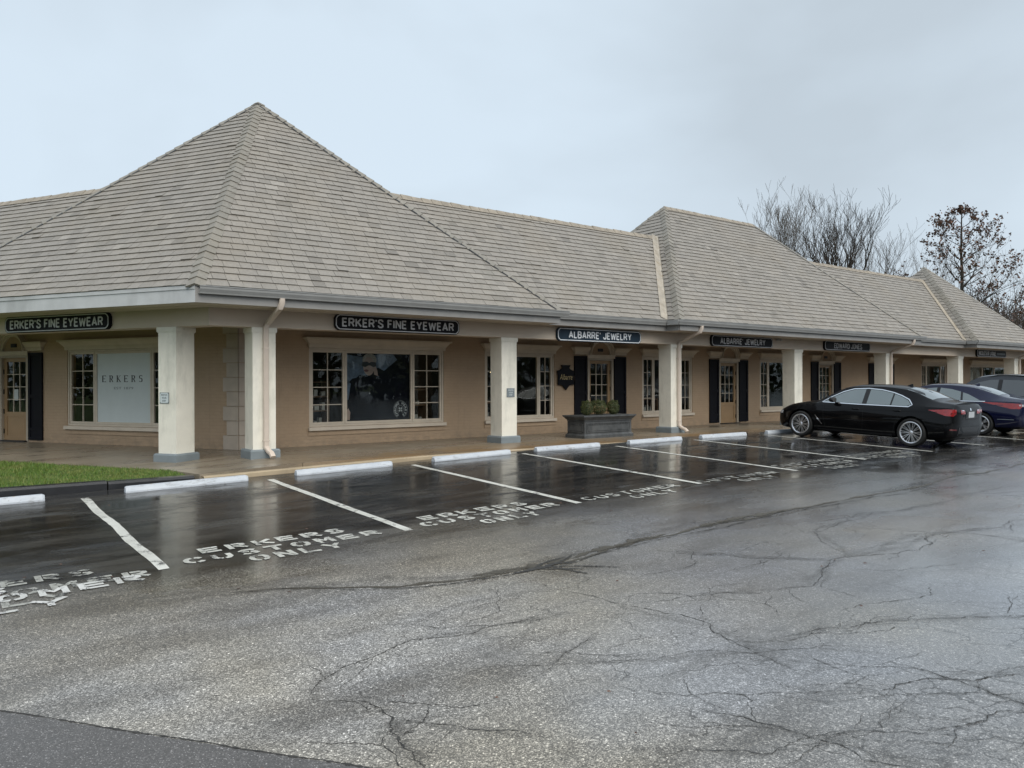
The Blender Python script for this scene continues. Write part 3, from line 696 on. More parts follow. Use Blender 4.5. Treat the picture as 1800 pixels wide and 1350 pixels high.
# interior shell seen darkly through the glass
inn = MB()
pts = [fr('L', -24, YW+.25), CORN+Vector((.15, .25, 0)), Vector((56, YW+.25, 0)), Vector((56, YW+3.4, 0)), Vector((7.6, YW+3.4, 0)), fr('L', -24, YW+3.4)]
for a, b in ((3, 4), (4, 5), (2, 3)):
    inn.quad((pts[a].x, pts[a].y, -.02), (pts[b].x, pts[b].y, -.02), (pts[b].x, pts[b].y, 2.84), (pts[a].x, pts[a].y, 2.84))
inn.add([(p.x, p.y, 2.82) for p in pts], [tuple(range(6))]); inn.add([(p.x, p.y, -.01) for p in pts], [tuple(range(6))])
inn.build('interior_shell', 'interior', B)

def bars(m, s0, s1, z0, z1, w, d0, d1):
    m.box((s0, d0, z0), (s0+w, d1, z1)); m.box((s1-w, d0, z0), (s1, d1, z1))
    m.box((s0+w, d0, z0), (s1-w, d1, z0+w)); m.box((s0+w, d0, z1-w), (s1-w, d1, z1))
def hood_profile(m, s0, s1, z=WZ1):
    m.frus((s0, -.05, s1, .02, z), (s0, -.06, s1, .02, z+.075))
    m.frus((s0-.005, -.075, s1+.005, .02, z+.076), (s0-.012, -.08, s1+.012, .02, z+.096))
    m.frus((s0-.012, -.085, s1+.012, .02, z+.097), (s0-.095, -.15, s1+.095, .02, z+.195))
    m.box((s0-.125, -.175, z+.196), (s1+.125, .02, z+.235))
def window(side, s0, s1, typ):
    w = s1-s0; p = fr(side, s0, YW); rz = RZ[side]
    m = MB(); bars(m, .002, w-.002, WZ0+.002, WZ1-.002, .045, .02, .16)
    root = m.build('window', 'trim', B, p, rz)
    if typ == 'C':
        cols = [(.05+(w-.1)*i/3, .05+(w-.1)*(i+1)/3, 1, 1) for i in range(3)]
    else:
        cw = .85 if typ == 'A' else .50
        cols = [(.05, .05+cw, 2, 4), (.05+cw, w-.05-cw, 1, 1), (w-.05-cw, w-.05, 2, 4)]
    for (a, b, nc, nr) in cols:
        st = .052; f = MB(); bars(f, a+.004, b-.004, WZ0+.05, WZ1-.05, st, .035, .10)
        f.build('sash', 'trim', root, p, rz)
        ga, gb, g0, g1 = a+.004+st, b-.004-st, WZ0+.05+st, WZ1-.05-st
        if nc > 1:
            mu = MB()
            for c in range(1, nc): x = ga+(gb-ga)*c/nc; mu.box((x-.009, .05, g0), (x+.009, .085, g1))
            for r_ in range(1, nr):
                z = g0+(g1-g0)*r_/nr
                for c in range(nc):
                    xa, xb = ga+(gb-ga)*c/nc, ga+(gb-ga)*(c+1)/nc
                    mu.box((xa+(.009 if c else 0), .051, z-.009), (xb-(.009 if c < nc-1 else 0), .084, z+.009))
            mu.build('muntin', 'trim', root, p, rz)
        for r_ in range(nr):
            for c in range(nc):
                xa, xb = ga+(gb-ga)*c/nc, ga+(gb-ga)*(c+1)/nc; za, zb = g0+(g1-g0)*r_/nr, g0+(g1-g0)*(r_+1)/nr
                q = MB(); t = rnd.gauss(0, .0008); q.quad((xa, .066+t, za), (xb, .066-t, za), (xb, .066+t, zb), (xa, .066-t, zb))
                q.build('pane', 'pane', root, p, rz, raw=True)
    h = MB(); hood_profile(h, -.02, w+.02); h.build('window_hood', 'trim', root, p, rz)
    s = MB(); s.frus((-.03, -.085, w+.03, .14, .352), (-.03, -.075, w+.03, .14, .43)); s.build('window_sill', 'trim', root, p, rz)
    a = MB(); a.box((-.03, -.022, .235), (w+.03, .02, .35)); a.build('sill_apron', 'wall', root, p, rz)
    return root
wins = [window('F', *w) for w in WIN_F]; winsL = [window('L', *w) for w in WIN_L]

def door(side, c, number=True):
    p = fr(side, c, YW); rz = RZ[side]; m = MB()
    m.box((-.53, -.02, 0), (-.455, .16, 2.155)); m.box((.455, -.02, 0), (.53, .16, 2.155)); m.box((-.455, -.02, 2.10), (.455, .16, 2.155))
    root = m.build('door', 'door_frame', B, p, rz)
    hd = MB(); hd.box((-.56, -.06, 2.157), (.56, .02, 2.235)); hd.box((-.575, -.075, 2.236), (.575, .02, 2.262)); hd.build('door_header', 'trim', root, p, rz)
    lf = MB(); a, b = -.452, .452; g0, g1 = .74, 2.0; st = .10
    lf.box((a, .05, .03), (a+st, .10, 2.095)); lf.box((b-st, .05, .03), (b, .10, 2.095)); lf.box((a+st, .05, g1), (b-st, .10, 2.095)); lf.box((a+st, .05, .62), (b-st, .10, g0))
    lf.box((a+st, .05, .03), (b-st, .10, .14)); lf.box((a+st, .065, .14), (b-st, .095, .62)); lf.frus((a+st+.05, .06, b-st-.05, .07, .19), (a+st+.05, .06, b-st-.05, .07, .57))
    lf.build('door_leaf', 'door_tan', root, p, rz)
    ga, gb = a+st, b-st; mu = MB()
    for i in range(1, 3): x = ga+(gb-ga)*i/3; mu.box((x-.008, .056, g0), (x+.008, .092, g1))
    for j in range(1, 4):
        z = g0+(g1-g0)*j/4
        for i in range(3): mu.box((ga+(gb-ga)*i/3+.008, .057, z-.008), (ga+(gb-ga)*(i+1)/3-.008, .091, z+.008))
    mu.build('muntin', 'trim', root, p, rz)
    for i in range(3):
        for j in range(4):
            q = MB(); xa, xb = ga+(gb-ga)*i/3, ga+(gb-ga)*(i+1)/3; za, zb = g0+(g1-g0)*j/4, g0+(g1-g0)*(j+1)/4; t = rnd.gauss(0, .0008)
            q.quad((xa, .074+t, za), (xb, .074-t, za), (xb, .074+t, zb), (xa, .074-t, zb)); q.build('pane', 'pane', root, p, rz, raw=True)
    th = MB(); th.box((-.5, -.10, 0.002), (.5, .12, .03)); th.build('threshold', 'black_metal', root, p, rz)
    hs = .452 if side == 'F' else -.452
    for z in (.25, .75, 1.25, 1.75):
        q = MB(); q.box((hs-.016, .03, z-.06), (hs+.016, .052, z+.06)); q.build('hinge', 'black_metal', root, p, rz)
    hx = -hs*.9; q = MB(); q.box((hx-.025, .035, .95), (hx+.025, .05, 1.2)); q.tube([(hx, .03, 1.0), (hx, -.01, 1.02), (hx, -.01, 1.13), (hx, .03, 1.15)], .01, 6); q.build('door_handle', 'black_metal', root, p, rz)
    # arched hood with side returns
    ar = MB(); ri, ro, z0 = .375, .50, 2.264; n = 18
    for (r0, r1, pr) in ((ri, ri+.06, .05), (ri+.06, ri+.10, .085), (ri+.10, ro, .14)):
        vs = []; fs = []
        for j in range(n+1):
            t = math.pi*j/n; c_, s_ = math.cos(t), math.sin(t)*.98
            vs += [(r0*c_, -pr, z0+r0*s_), (r1*c_, -pr*1.05, z0+r1*s_), (r1*c_, .02, z0+r1*s_), (r0*c_, .02, z0+r0*s_)]
            if j:
                for e in range(4): fs.append((4*j-4+e, 4*j-4+(e+1) % 4, 4*j+(e+1) % 4, 4*j+e))
        ar.add(vs, fs+[(0, 1, 2, 3), (4*n+3, 4*n+2, 4*n+1, 4*n)])
    for sgn in (-1, 1):
        def fx(a_, b_): return (min(sgn*a_, sgn*b_), max(sgn*a_, sgn*b_))
        x0, x1 = fx(.385, 1.06)
        ar.box((x0, -.055, 2.264), (x1, .02, 2.33))
        x0, x1 = fx(.505, 1.08); ar.box((x0, -.085, 2.331), (x1, .02, 2.352))
        xa, xb = .506, 1.08
        e = [(xa, 1.08, -.09, 2.353), (xa, 1.15, -.145, 2.44)]
        ar.frus((*fx(e[0][0], e[0][1])[:1], -.09, fx(e[0][0], e[0][1])[1], .02, 2.353), (fx(e[1][0], e[1][1])[0], -.145, fx(e[1][0], e[1][1])[1], .02, 2.44))
        x0, x1 = fx(.52, 1.175); ar.box((x0, -.17, 2.441), (x1, .02, 2.478))
    ar.build('arched_hood', 'trim', root, p, rz)
    if number:
        v = MB(); v.box((-.10, -.022, 2.36), (.10, .01, 2.45))
        for j in range(4): v.box((-.085+.045*j, -.03, 2.37), (-.055+.045*j, -.0221, 2.44))
        v.build('number_plate', 'black_metal', root, p, rz)
    for sgn in (-1, 1):
        x0, x1 = (-1.06, -.56) if sgn < 0 else (.56, 1.06)
        s = MB(); bars(s, x0, x1, .058, 2.215, .07, -.045, .0)
        s.box((x0+.07, -.045, 1.1), (x1-.07, 0, 1.18)); s.box((x0+.07, -.045, .30), (x1-.07, 0, .36))
        s.box((x0+.07, -.02, .36), (x1-.07, 0, 1.1)); s.box((x0+.07, -.02, 1.18), (x1-.07, 0, 2.145)); s.box((x0+.07, -.03, .128), (x1-.07, 0, .30))
        sh = s.build('shutter', 'shutter', B, p, rz)
    return root
doors = [door('F', c, i != 1) for i, c in enumerate(DOOR_F)]; doorsL = [door('L', c) for c in DOOR_L]

# ---- columns, beam, soffit
def column(side, s, z0=0.0):
    p = fr(side, s, YC); rz = RZ[side]
    m = MB(); m.box((0, 0, z0), (.45, .45, 2.43)); root = m.build('column', 'cream', B, p, rz)
    m = MB(); m.box((-.022, -.022, 2.43), (.472, .472, 2.515)); m.box((-.012, -.012, 2.415), (.462, .462, 2.43)); m.build('capital', 'cream', root, p, rz)
    m = MB(); m.frus((-.065, -.065, .515, .515, z0-.02), (-.065, -.065, .515, .515, z0+.135)); m.frus((-.065, -.065, .515, .515, z0+.135), (-.045, -.045, .495, .495, z0+.165)); m.build('plinth', 'plinth', root, p, rz)
    return root
COLS = [column('F', s) for s in (5.09, 11.02, 17.0, 23.1, 29.1, 35.2, 41.1, 47.1)]
COLL = [column('L', s, -.06) for s in (-1.76, -10.6)]
def band(o0, o1, z0, z1, a=-24, b=56):
    """strip following both facades between depths o0 and o1"""
    m = MB(); c = lambda d: Vector((ECX+.57735*(d-ECY), d, 0))
    P = [fr('L', a, o0), c(o0), Vector((b, o0, 0)), Vector((b, o1, 0)), c(o1), fr('L', a, o1)]
    for i, j in ((0, 5), (1, 4)):
        q = [P[i], P[i+1], P[j-1], P[j]]
        v = [(t.x, t.y, z0) for t in q]+[(t.x, t.y, z1) for t in q]
        m.add(v, [(0, 3, 2, 1), (4, 5, 6, 7), (0, 1, 5, 4), (2, 3, 7, 6)]+([(3, 0, 4, 7)] if i == 0 else [(1, 2, 6, 5)]))
    return m
band(YC-.005, YC+.36, 2.517, 2.846).build('beam', 'beam', B)
band(YG+.03, YW+.1, 2.848, 2.90).build('soffit', 'soffit', B)
bt = MB(); cc = Vector((ECX+.57735*(YC-.03-ECY), YC-.03, 0))
for dx in (.0,):
    bt.box((cc.x-.012, cc.y-.004, 2.52), (cc.x+.012, cc.y+.02, 2.845))
bt.build('corner_bead', 'trim', B)

# ---- roofs
m_ = 1.045
A1 = Vector((6.64, 18.93, 8.29)); E1 = Vector((ECX, ECY, ZE)); R1 = Vector((12.13, YE, ZE))
def mirL(p):           # mirror about the corner bisector
    q = Vector((p[0]-ECX, p[1]-ECY)); a = R(60); c, s = math.cos(2*a), math.sin(2*a)
    return Vector((ECX+c*q.x+s*q.y, ECY+s*q.x-c*q.y, p[2] if len(p) > 2 else 0))
L1 = mirL(R1)
T1, T2 = Vector((20.4, 18.14, 7.45)), Vector((25.4, 18.14, 7.45)); P2a, P2b = Vector((16.4, YE, ZE)), Vector((30.1, YE, ZE))
A3 = Vector((37.95, 17.56, 6.85)); P3a, P3b = Vector((34.95, YE, ZE)), Vector((42.5, YE, ZE))
RY, RZ_ = 17.37, ZE+m_*(17.37-YG)
rf = MB()
def fan(apexes, base):
    rf.v += []
def tri(*p): rf.quad(*[(q[0], q[1], q[2]-.03) for q in p])
R1b = Vector((12.13, 24.0, ZE)); L1b = mirL(R1b); Bk = mirL(Vector((10.4, 24.6, ZE))); Bk2 = Vector((9.5, 25.0, ZE))
base1 = [L1, E1, R1, R1b, Bk2, L1b]
for a, b in zip(base1, base1[1:]+base1[:1]): tri(a, b, A1)
for pa, pb, t1, t2, back in ((P2a, P2b, T1, T2, 22.2), (P3a, P3b, A3, A3+Vector((.05, 0, 0)), 21.1)):
    ba, bb = Vector((pa.x, back, ZE)), Vector((pb.x, back, ZE))
    tri(pa, pb, t2, t1); tri(ba, pa, t1); tri(pb, bb, t2); tri(bb, ba, t1, t2)
for x0, x1, rz3 in ((9.0, 21, RZ_), (25, 38, RZ_), (40.5, 56, 3.9)):
    a = [Vector((x0, YG, ZE)), Vector((x1, YG, ZE)), Vector((x1, RY, rz3)), Vector((x0, RY, rz3)), Vector((x0, 20.3, ZE)), Vector((x1, 20.3, ZE))]
    tri(a[0], a[1], a[2], a[3]); tri(a[3], a[2], a[5], a[4]); tri(a[1], a[5], a[2]); tri(a[0], a[3], a[4])
lw = [mirL((x, y, z)) for x, y, z in ((9.0, YG, ZE), (24, YG, ZE), (24, RY, RZ_), (9.0, RY, RZ_), (9.0, 20.3, ZE), (24, 20.3, ZE))]
tri(lw[0], lw[1], lw[2], lw[3]); tri(lw[3], lw[2], lw[5], lw[4])
roof = rf.build('roof', 'underlay', B)

SH = []   # every shingle: (quad bottom-left, bottom-right, top-right, top-left, normal)
EXPO = .186
def shingle_face(poly, out, lo=.2, hi=.34, expo=EXPO, seed=1):
    """poly: 3D corners, first edge the eave"""
    r_ = random.Random(seed); p0 = poly[0]; U = (poly[1]-poly[0]); U.z = 0; U.normalize()
    nrm = None
    for i in range(2, len(poly)):
        nrm = (poly[1]-poly[0]).cross(poly[i]-poly[0])
        if nrm.length > 1e-6: break
    nrm.normalize()
    if nrm.z < 0: nrm = -nrm
    Wd = nrm.cross(U); Wd = Wd if Wd.z > 0 else -Wd
    q = [((p-p0).dot(U), (p-p0).dot(Wd)) for p in poly]; wm = max(c[1] for c in q)
    def rng(w):
        xs_ = []
        for (a, b) in zip(q, q[1:]+q[:1]):
            if (a[1]-w)*(b[1]-w) <= 0 and abs(a[1]-b[1]) > 1e-9:
                t = (w-a[1])/(b[1]-a[1]); xs_.append(a[0]+t*(b[0]-a[0]))
        return (min(xs_), max(xs_)) if xs_ else None
    k = 0; w = -.025
    while w < wm-.02:
        wt_ = min(w+expo+.012, wm-.005)
        A = rng(max(w, .001)); Bt = rng(wt_)
        if A and Bt:
            u = A[0]-r_.uniform(0, hi)
            while u < A[1]:
                wd = r_.uniform(lo, hi); g = .003; u2 = u+wd
                b0, b1 = max(u+g, A[0]), min(u2-g, A[1]); t0, t1 = max(u+g, Bt[0]), min(u2-g, Bt[1])
                if b1-b0 > .03:
                    if t1 < t0: t0 = t1 = min(max((t0+t1)/2, Bt[0]), Bt[1])
                    th = .023+r_.uniform(-.003, .004)+(.012 if r_.random() < .02 else 0); dr = r_.gauss(0, .003)
                    P = lambda uu, ww, h: p0+U*uu+Wd*ww+nrm*h
                    out.append(([P(b0, w+dr, th), P(b1, w+dr, th+r_.uniform(-.002, .002)), P(t1, wt_, .003), P(t0, wt_, .003), P(b0+.003, w+dr+.014, -.012), P(b1-.003, w+dr+.014, -.012)]))
                u = u2
        w += expo; k += 1
F1, F2, FR = [], [], []
shingle_face([E1, R1, A1], F1, seed=1)
shingle_face([L1, E1, A1], F2, seed=2)
shingle_face([Vector((9.5, YG, ZE)), Vector((17.2, YG, ZE)), Vector((20.2, RY, RZ_)), Vector((8.3, RY, RZ_))], FR, seed=3)
shingle_face([Vector((16.4, 22.2, ZE)), P2a, T1], FR, seed=4)
shingle_face([P2a, P2b, T2, T1], FR, seed=5)
shingle_face([Vector((26.5, YG, ZE)), Vector((36, YG, ZE)), Vector((39.0, RY, RZ_)), Vector((26.5, RY, RZ_))], FR, seed=6)
shingle_face([Vector((34.95, 21.1, ZE)), P3a, A3], FR, seed=7)
shingle_face([P3a, P3b, A3], FR, seed=8)
shingle_face([mirL((20, YG, ZE)), mirL((9.5, YG, ZE)), mirL((8.3, RY, RZ_)), mirL((20, RY, RZ_))], FR, seed=9)
def sh_add(m, c):
    m.add([tuple(p) for p in c], [(0, 1, 2, 3), (4, 5, 1, 0), (4, 0, 3), (1, 5, 2)])
def dist(c): return ((c[0]+c[2])/2-CAM).length
def frame_x(c):
    v = (c[0]+c[2])/2-CAM; return 900+1370*v.dot(_r)/v.dot(_f)
allf = sorted(F1+F2, key=lambda c: dist(c)-.0 if frame_x(c) > 5 else 999)
near, rest = allf[:300], allf[300:]+FR
for c in near:
    m = MB(); ctr = (c[0]+c[1])/2; m.v = []; sh_add(m, [p-ctr for p in c]); me = bpy.data.meshes.new('shingle'); me.from_pydata(m.v, [], m.f); me.materials.append(M['shingle'])
    place(bpy.data.objects.new('shingle', me), roof, ctr)
m = MB()
for c in rest: sh_add(m, c)
me = bpy.data.meshes.new('shingle_field'); me.from_pydata(m.v, [], m.f); me.materials.append(M['shingle'])
tag(place(bpy.data.objects.new('shingle_field', me), roof), kind='stuff')
def hip_caps(a, b, nA, nB, step=.225, w=.15, seed=1):
    """a low end, b high end; nA, nB normals of the two faces"""
    r_ = random.Random(seed); H = (b-a).normalized(); L_ = (b-a).length
    sA = nA.cross(H).normalized(); sB = nB.cross(H).normalized()
    mid = (nA+nB).normalized()
    if sA.dot(nB) > 0: sA = -sA
    if sB.dot(nA) > 0: sB = -sB
    n = int(L_/step)
    for i in range(n+1):
        t0 = i*step-.03; t1 = min(t0+step+.03, L_+.03)
        if t1-t0 < .05: continue
        h0 = .044+r_.uniform(-.004, .006); h1 = .027; w_ = w*r_.uniform(.93, 1.07)
        p0, p1 = a+H*t0, a+H*t1
        c0, c1 = p0+mid*h0, p1+mid*h1
        v = [p0+sA*w_+nA*(h0-.012), c0, p0+sB*w_+nB*(h0-.012), p1+sB*w_+nB*(h1-.018), c1, p1+sA*w_+nA*(h1-.018), p0+sA*w_, p0, p0+sB*w_, p1+sB*w_, p1+sA*w_]
        m = MB(); ctr = p0.copy(); m.add([tuple(q-ctr) for q in v], [(0, 1, 4, 5), (1, 2, 3, 4), (6, 7, 1, 0), (7, 8, 2, 1), (8, 9, 3, 2), (10, 6, 0, 5)])
        m.build('hip_cap', 'hip', roof, ctr)
def hip_shadow_line(a, b, nA, nB, w):  # dark strip standing for the shade under the raised cap edge
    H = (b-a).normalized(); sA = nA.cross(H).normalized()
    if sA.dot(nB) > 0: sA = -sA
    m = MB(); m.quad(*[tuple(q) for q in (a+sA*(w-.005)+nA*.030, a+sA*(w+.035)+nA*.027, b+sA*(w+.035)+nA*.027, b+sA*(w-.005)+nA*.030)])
    m.build('hip_shadow_strip', 'black_metal', roof)
def fn(a, b, c):
    n = (b-a).cross(c-a).normalized(); return n if n.z > 0 else -n
nF1, nF2, nR1 = fn(E1, R1, A1), fn(L1, E1, A1), fn(R1, R1b, A1); nL1 = fn(L1, L1b, A1)
hip_caps(E1, A1, nF2, nF1, .205, .16, 1); hip_caps(R1, A1, nF1, nR1, .24, .13, 2); hip_caps(L1, A1, nF2, nL1, .24, .13, 3)
nP2, nP2l, nP2r = fn(P2a, P2b, T1), fn(P2a, Vector((16.4, 22.2, ZE)), T1), fn(P2b, Vector((30.1, 22.2, ZE)), T2)
hip_caps(P2a, T1, nP2l, nP2, .24, .16, 4); hip_caps(P2b, T2, nP2, nP2r, .26, .13, 5)
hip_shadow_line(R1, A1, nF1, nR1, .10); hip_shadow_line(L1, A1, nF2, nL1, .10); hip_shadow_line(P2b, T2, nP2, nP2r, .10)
nP3, nP3l, nP3r = fn(P3a, P3b, A3), fn(P3a, Vector((34.95, 21.1, ZE)), A3), fn(P3b, Vector((42.5, 21.1, ZE)), A3)
hip_caps(P3a, A3, nP3l, nP3, .25, .16, 6); hip_caps(P3b, A3, nP3, nP3r, .26, .13, 7)
hip_caps(Vector((16.4, 22.2, ZE)), T1, nP2l, Vector((0, .7, .7)), .26, .13, 8)
def ridge(a, b):
    m = MB(); n = max(1, int((b-a).length/.3)); d = (b-a)/n; s = Vector((-d.y, d.x, 0)).normalized(); r_ = random.Random(5)
    for i in range(n):
        h = .05+r_.uniform(-.008, .008); p, q = a+d*i, a+d*(i+.97)
        m.add([p+s*.14-Vector((0, 0, .1)), p+Vector((0, 0, h)), p-s*.14-Vector((0, 0, .1)), q+s*.14-Vector((0, 0, .1)), q+Vector((0, 0, h-.01)), q-s*.14-Vector((0, 0, .1))], [(0, 1, 4, 3), (1, 2, 5, 4), (0, 2, 1), (3, 4, 5)])
    m.build('ridge_cap', 'ridge', roof)
ridge(Vector((8.2, RY, RZ_)), Vector((19.6, RY, RZ_))); ridge(T1, T2); ridge(Vector((26.5, RY, RZ_)), Vector((37.5, RY, RZ_))); ridge(mirL((8.2, RY, RZ_)), mirL((20, RY, RZ_)))
def valley(a, b, nW, nS, w=.13):
    H = (b-a).normalized(); sW = nW.cross(H); sS = nS.cross(H)
    if sW.dot(nS) < 0: sW = -sW
    if sS.dot(nW) < 0: sS = -sS
    v = [a+sW*w*1.6+nW*.034, a+sW*w*.25+nW*.03, a+nW*.045, a+sS*w*.5+nS*.03, b+sW*w*1.6+nW*.034, b+sW*w*.25+nW*.03, b+nW*.045, b+sS*w*.5+nS*.03]
    m = MB(); m.add([tuple(q) for q in v], [(0, 1, 5, 4), (1, 2, 6, 5), (2, 3, 7, 6)]); m.build('valley_flashing', 'flashing', roof)
nW1 = Vector((0, -m_, 1)).normalized()
def valley_line(x0, slope):
    f = lambda y: Vector((x0+m_*(y-YG)/slope, y, ZE+m_*(y-YG)))
    return f(YG-.02), f(RY+.02)
a, b = valley_line(16.4, 4.292/4.0); valley(a, b, nW1, nP2l)
a, b = valley_line(34.95, 3.692/3.0); valley(a, b, nW1, nP3l)

# ---- eaves: fascia, soffit and gutters
def eave(side, s0, s1, d, gut=True, g0=0, g1=0):
    p = fr(side, 0, 0) if side == 'F' else fr('L', 0, d); rz = RZ[side]; oy = d if side == 'F' else 0
    m = MB(); m.box((s0, oy, 2.846), (s1, oy+.03, 3.135)); fa = m.build('fascia', 'fascia_shaded' if gut else 'fascia', B, p, rz)
    zs = 2.852 if side == 'F' else 2.857; m = MB(); m.box((s0, oy+.031, zs), (s1, oy+.8, zs+.02)); m.build('soffit_panel', 'soffit', B, p, rz)
    if gut:
        m = MB(); q = [(oy-.002, 2.995), (oy-.085, 2.995), (oy-.092, 3.02), (oy-.118, 3.075), (oy-.122, 3.118), (oy-.132, 3.12), (oy-.132, 3.135), (oy-.112, 3.135), (oy-.108, 3.08), (oy-.08, 3.01), (oy-.002, 3.01)]
        m.prism([(a_, b_) for a_, b_ in q], 'x', s0+g0, s1+g1); m.build('gutter', 'gutter', B, p, rz)
    else:
        m = MB(); m.box((s0, oy-.016, 3.075), (s1, oy-.001, 3.14)); m.build('drip_mould', 'fascia', B, p, rz)
eave('F', ECX+.0, 12.14, YE, True, .05, .19)
eave('L', -8.33, 0.0, YE, False)
eave('F', 12.16, 16.4, YG, True, 0, .0); eave('F', 16.42, 30.1, YE, True, -.14, .19); eave('F', 30.12, 34.93, YG); eave('F', 34.95, 42.5, YE, True, -.14, .1); eave('F', 42.6, 56, YG)
eave('L', -24, -8.36, YG, True)
for x in (12.12, 16.41, 30.09, 34.94):        # returns where the pavilions step forward
    m = MB(); m.box((x-.012, YE+.035, 2.849), (x+.012, YG+.2, 3.13)); m.build('fascia', 'fascia_shaded', B)
for x in (16.398, 34.928):
    m = MB(); m.prism([(x-.12, 2.998), (x-.12, 3.132), (x-.002, 3.132), (x-.002, 2.998)], 'y', YE-.04, YG-.13); m.build('gutter', 'gutter', B)
def downspout(x, xg, side='F'):
    """x on the column face, xg at the gutter"""
    m = MB(); w, t = .05, .038
    y0 = YC-.045
    path = [(xg, YE-.06, 3.0), (xg, YE-.055, 2.92), (xg-.02, YE-.02, 2.83), (x+.03, y0-.05, 2.60), (x, y0, 2.52), (x, y0, .25), (x+.0, y0-.01, .2), (x+.02, y0-.10, .13), (x+.03, y0-.2, .10), (x+.04, y0-.27, .03)]
    path = [Vector(p) for p in path]; rings = []
    for i, p in enumerate(path):
        d = (path[min(i+1, len(path)-1)]-path[max(0, i-1)]).normalized()
        sx = Vector((1, 0, 0)); sx = (sx-d*sx.dot(d)).normalized(); sy = d.cross(sx)
        ring = []
        for (a_, b_) in ((-1, -.6), (-.8, -1), (.8, -1), (1, -.6), (1, .6), (.8, 1), (-.8, 1), (-1, .6)): ring.append(tuple(p+sx*a_*w+sy*b_*t))
        rings.append(ring)
    m.v = [q for r_ in rings for q in r_]; n = 8
    for i in range(len(rings)-1):
        for j in range(n): m.f.append((i*n+j, i*n+(j+1) % n, (i+1)*n+(j+1) % n, (i+1)*n+j))
    m.f += [tuple(range(n)), tuple(range((len(rings)-1)*n, len(rings)*n))]
    root = m.build('downspout', 'downspout', B, smooth=40)
    for z in (.32, 2.1):
        s = MB(); s.box((x-w-.006, y0-t-.006, z), (x+w+.006, y0+t+.004, z+.025)); s.build('strap', 'downspout', root)
downspout(5.33, 5.33); downspout(17.29, 17.25); downspout(29.42, 29.42); downspout(41.6, 41.6)
# ================================================================== SIGNS
def board_poly(w, h, c):
    n = 3; pts = []
    for (cx, cz, a0) in ((w/2, h/2, 0), (-w/2, h/2, 90), (-w/2, -h/2, 180), (w/2, -h/2, 270)):
        # chamfered, slightly notched corners
        sx, sz = (1 if cx > 0 else -1), (1 if cz > 0 else -1)
        a = (cx, cz-sz*c); b = (cx-sx*c*.35, cz-sz*c*.42); d = (cx-sx*c, cz)
        seq = [a, b, d]
        if a0 in (90, 270): seq = seq[::-1]
        pts += seq
    return pts
GL = {'A': (.62, [[(0, 0), (.31, 1), (.62, 0)], [(.12, .30), (.50, .30)]]), 'B': (.56, [[(0, 0), (0, 1), (.36, 1), (.52, .9), (.52, .64), (.36, .53), (0, .53)], [(.36, .53), (.56, .42), (.56, .12), (.38, 0), (0, 0)]]),
      'C': (.56, [[(.56, .72), (.54, .9), (.4, 1), (.16, 1), (0, .88), (0, .12), (.16, 0), (.4, 0), (.54, .1), (.56, .28)]]), 'D': (.56, [[(0, 0), (0, 1), (.34, 1), (.56, .84), (.56, .16), (.34, 0), (0, 0)]]),
      'E': (.46, [[(.46, 1), (0, 1), (0, 0), (.46, 0)], [(0, .52), (.40, .52)]]), 'F': (.44, [[(.44, 1), (0, 1), (0, 0)], [(0, .52), (.38, .52)]]), 'I': (.0, [[(0, 0), (0, 1)]]),
      'J': (.44, [[(.44, 1), (.44, .14), (.32, 0), (.12, 0), (0, .12), (0, .3)]]), 'K': (.56, [[(0, 0), (0, 1)], [(.54, 1), (.06, .42)], [(.2, .56), (.58, 0)]]), 'L': (.42, [[(0, 1), (0, 0), (.42, 0)]]),
      'N': (.54, [[(0, 0), (0, 1), (.54, 0), (.54, 1)]]), 'O': (.56, [[(.16, 1), (.4, 1), (.56, .86), (.56, .14), (.4, 0), (.16, 0), (0, .14), (0, .86), (.16, 1)]]), 'R': (.55, [[(0, 0), (0, 1), (.36, 1), (.53, .88), (.53, .62), (.36, .49), (0, .49)], [(.32, .49), (.55, 0)]]),
      'S': (.54, [[(.52, .76), (.5, .9), (.38, 1), (.16, 1), (.02, .88), (.04, .66), (.5, .36), (.54, .14), (.4, 0), (.14, 0), (.01, .1), (0, .26)]]), 'U': (.54, [[(0, 1), (0, .14), (.14, 0), (.4, 0), (.54, .14), (.54, 1)]]),
      'W': (.86, [[(0, 1), (.2, 0), (.43, .9), (.66, 0), (.86, 1)]]), 'Y': (.60, [[(0, 1), (.30, .45), (.60, 1)], [(.30, .45), (.30, 0)]]), "'": (.0, [[(0, 1), (0, .78)]]), ' ': (.22, [])}
def sign_text(name, body, mat, parent, loc, rotz, width, height):
    th = .175; x = 0.0; let = []
    for ch in body:
        w, sts = GL[ch]; segs = []
        for st in sts:
            for a, b in zip(st, st[1:]): segs.append(((x+a[0], a[1]), (x+b[0], b[1])))
            for c in st[1:-1]: segs.append(((x+c[0], c[1]), None))
        if segs: let.append(segs)
        x += w+th+(.11 if ch != ' ' else .0)
    tot = x-.11; sx = width/tot; hh = height-th*height
    def P(p): return ((p[0]+th/2)*sx-width/2, p[1]*hh-hh/2)
    t2 = th*height/2
    for segs in let:
        m = MB()
        for i, (a, b) in enumerate(segs):
            y = -.0042-.00012*(i % 7); a = P(a)
            if b is None:
                q = [(a[0]+t2*math.cos(j*math.pi/4), a[1]+t2*math.sin(j*math.pi/4)) for j in range(8)]
            else:
                b = P(b); d = Vector((b[0]-a[0], b[1]-a[1])).normalized(); n = Vector((-d.y, d.x))*t2
                q = [(a[0]+n.x, a[1]+n.y), (a[0]-n.x, a[1]-n.y), (b[0]-n.x, b[1]-n.y), (b[0]+n.x, b[1]+n.y)]
            m.prism(q, 'y', y, .001)
        m.build('letter', mat, parent, loc, rotz)
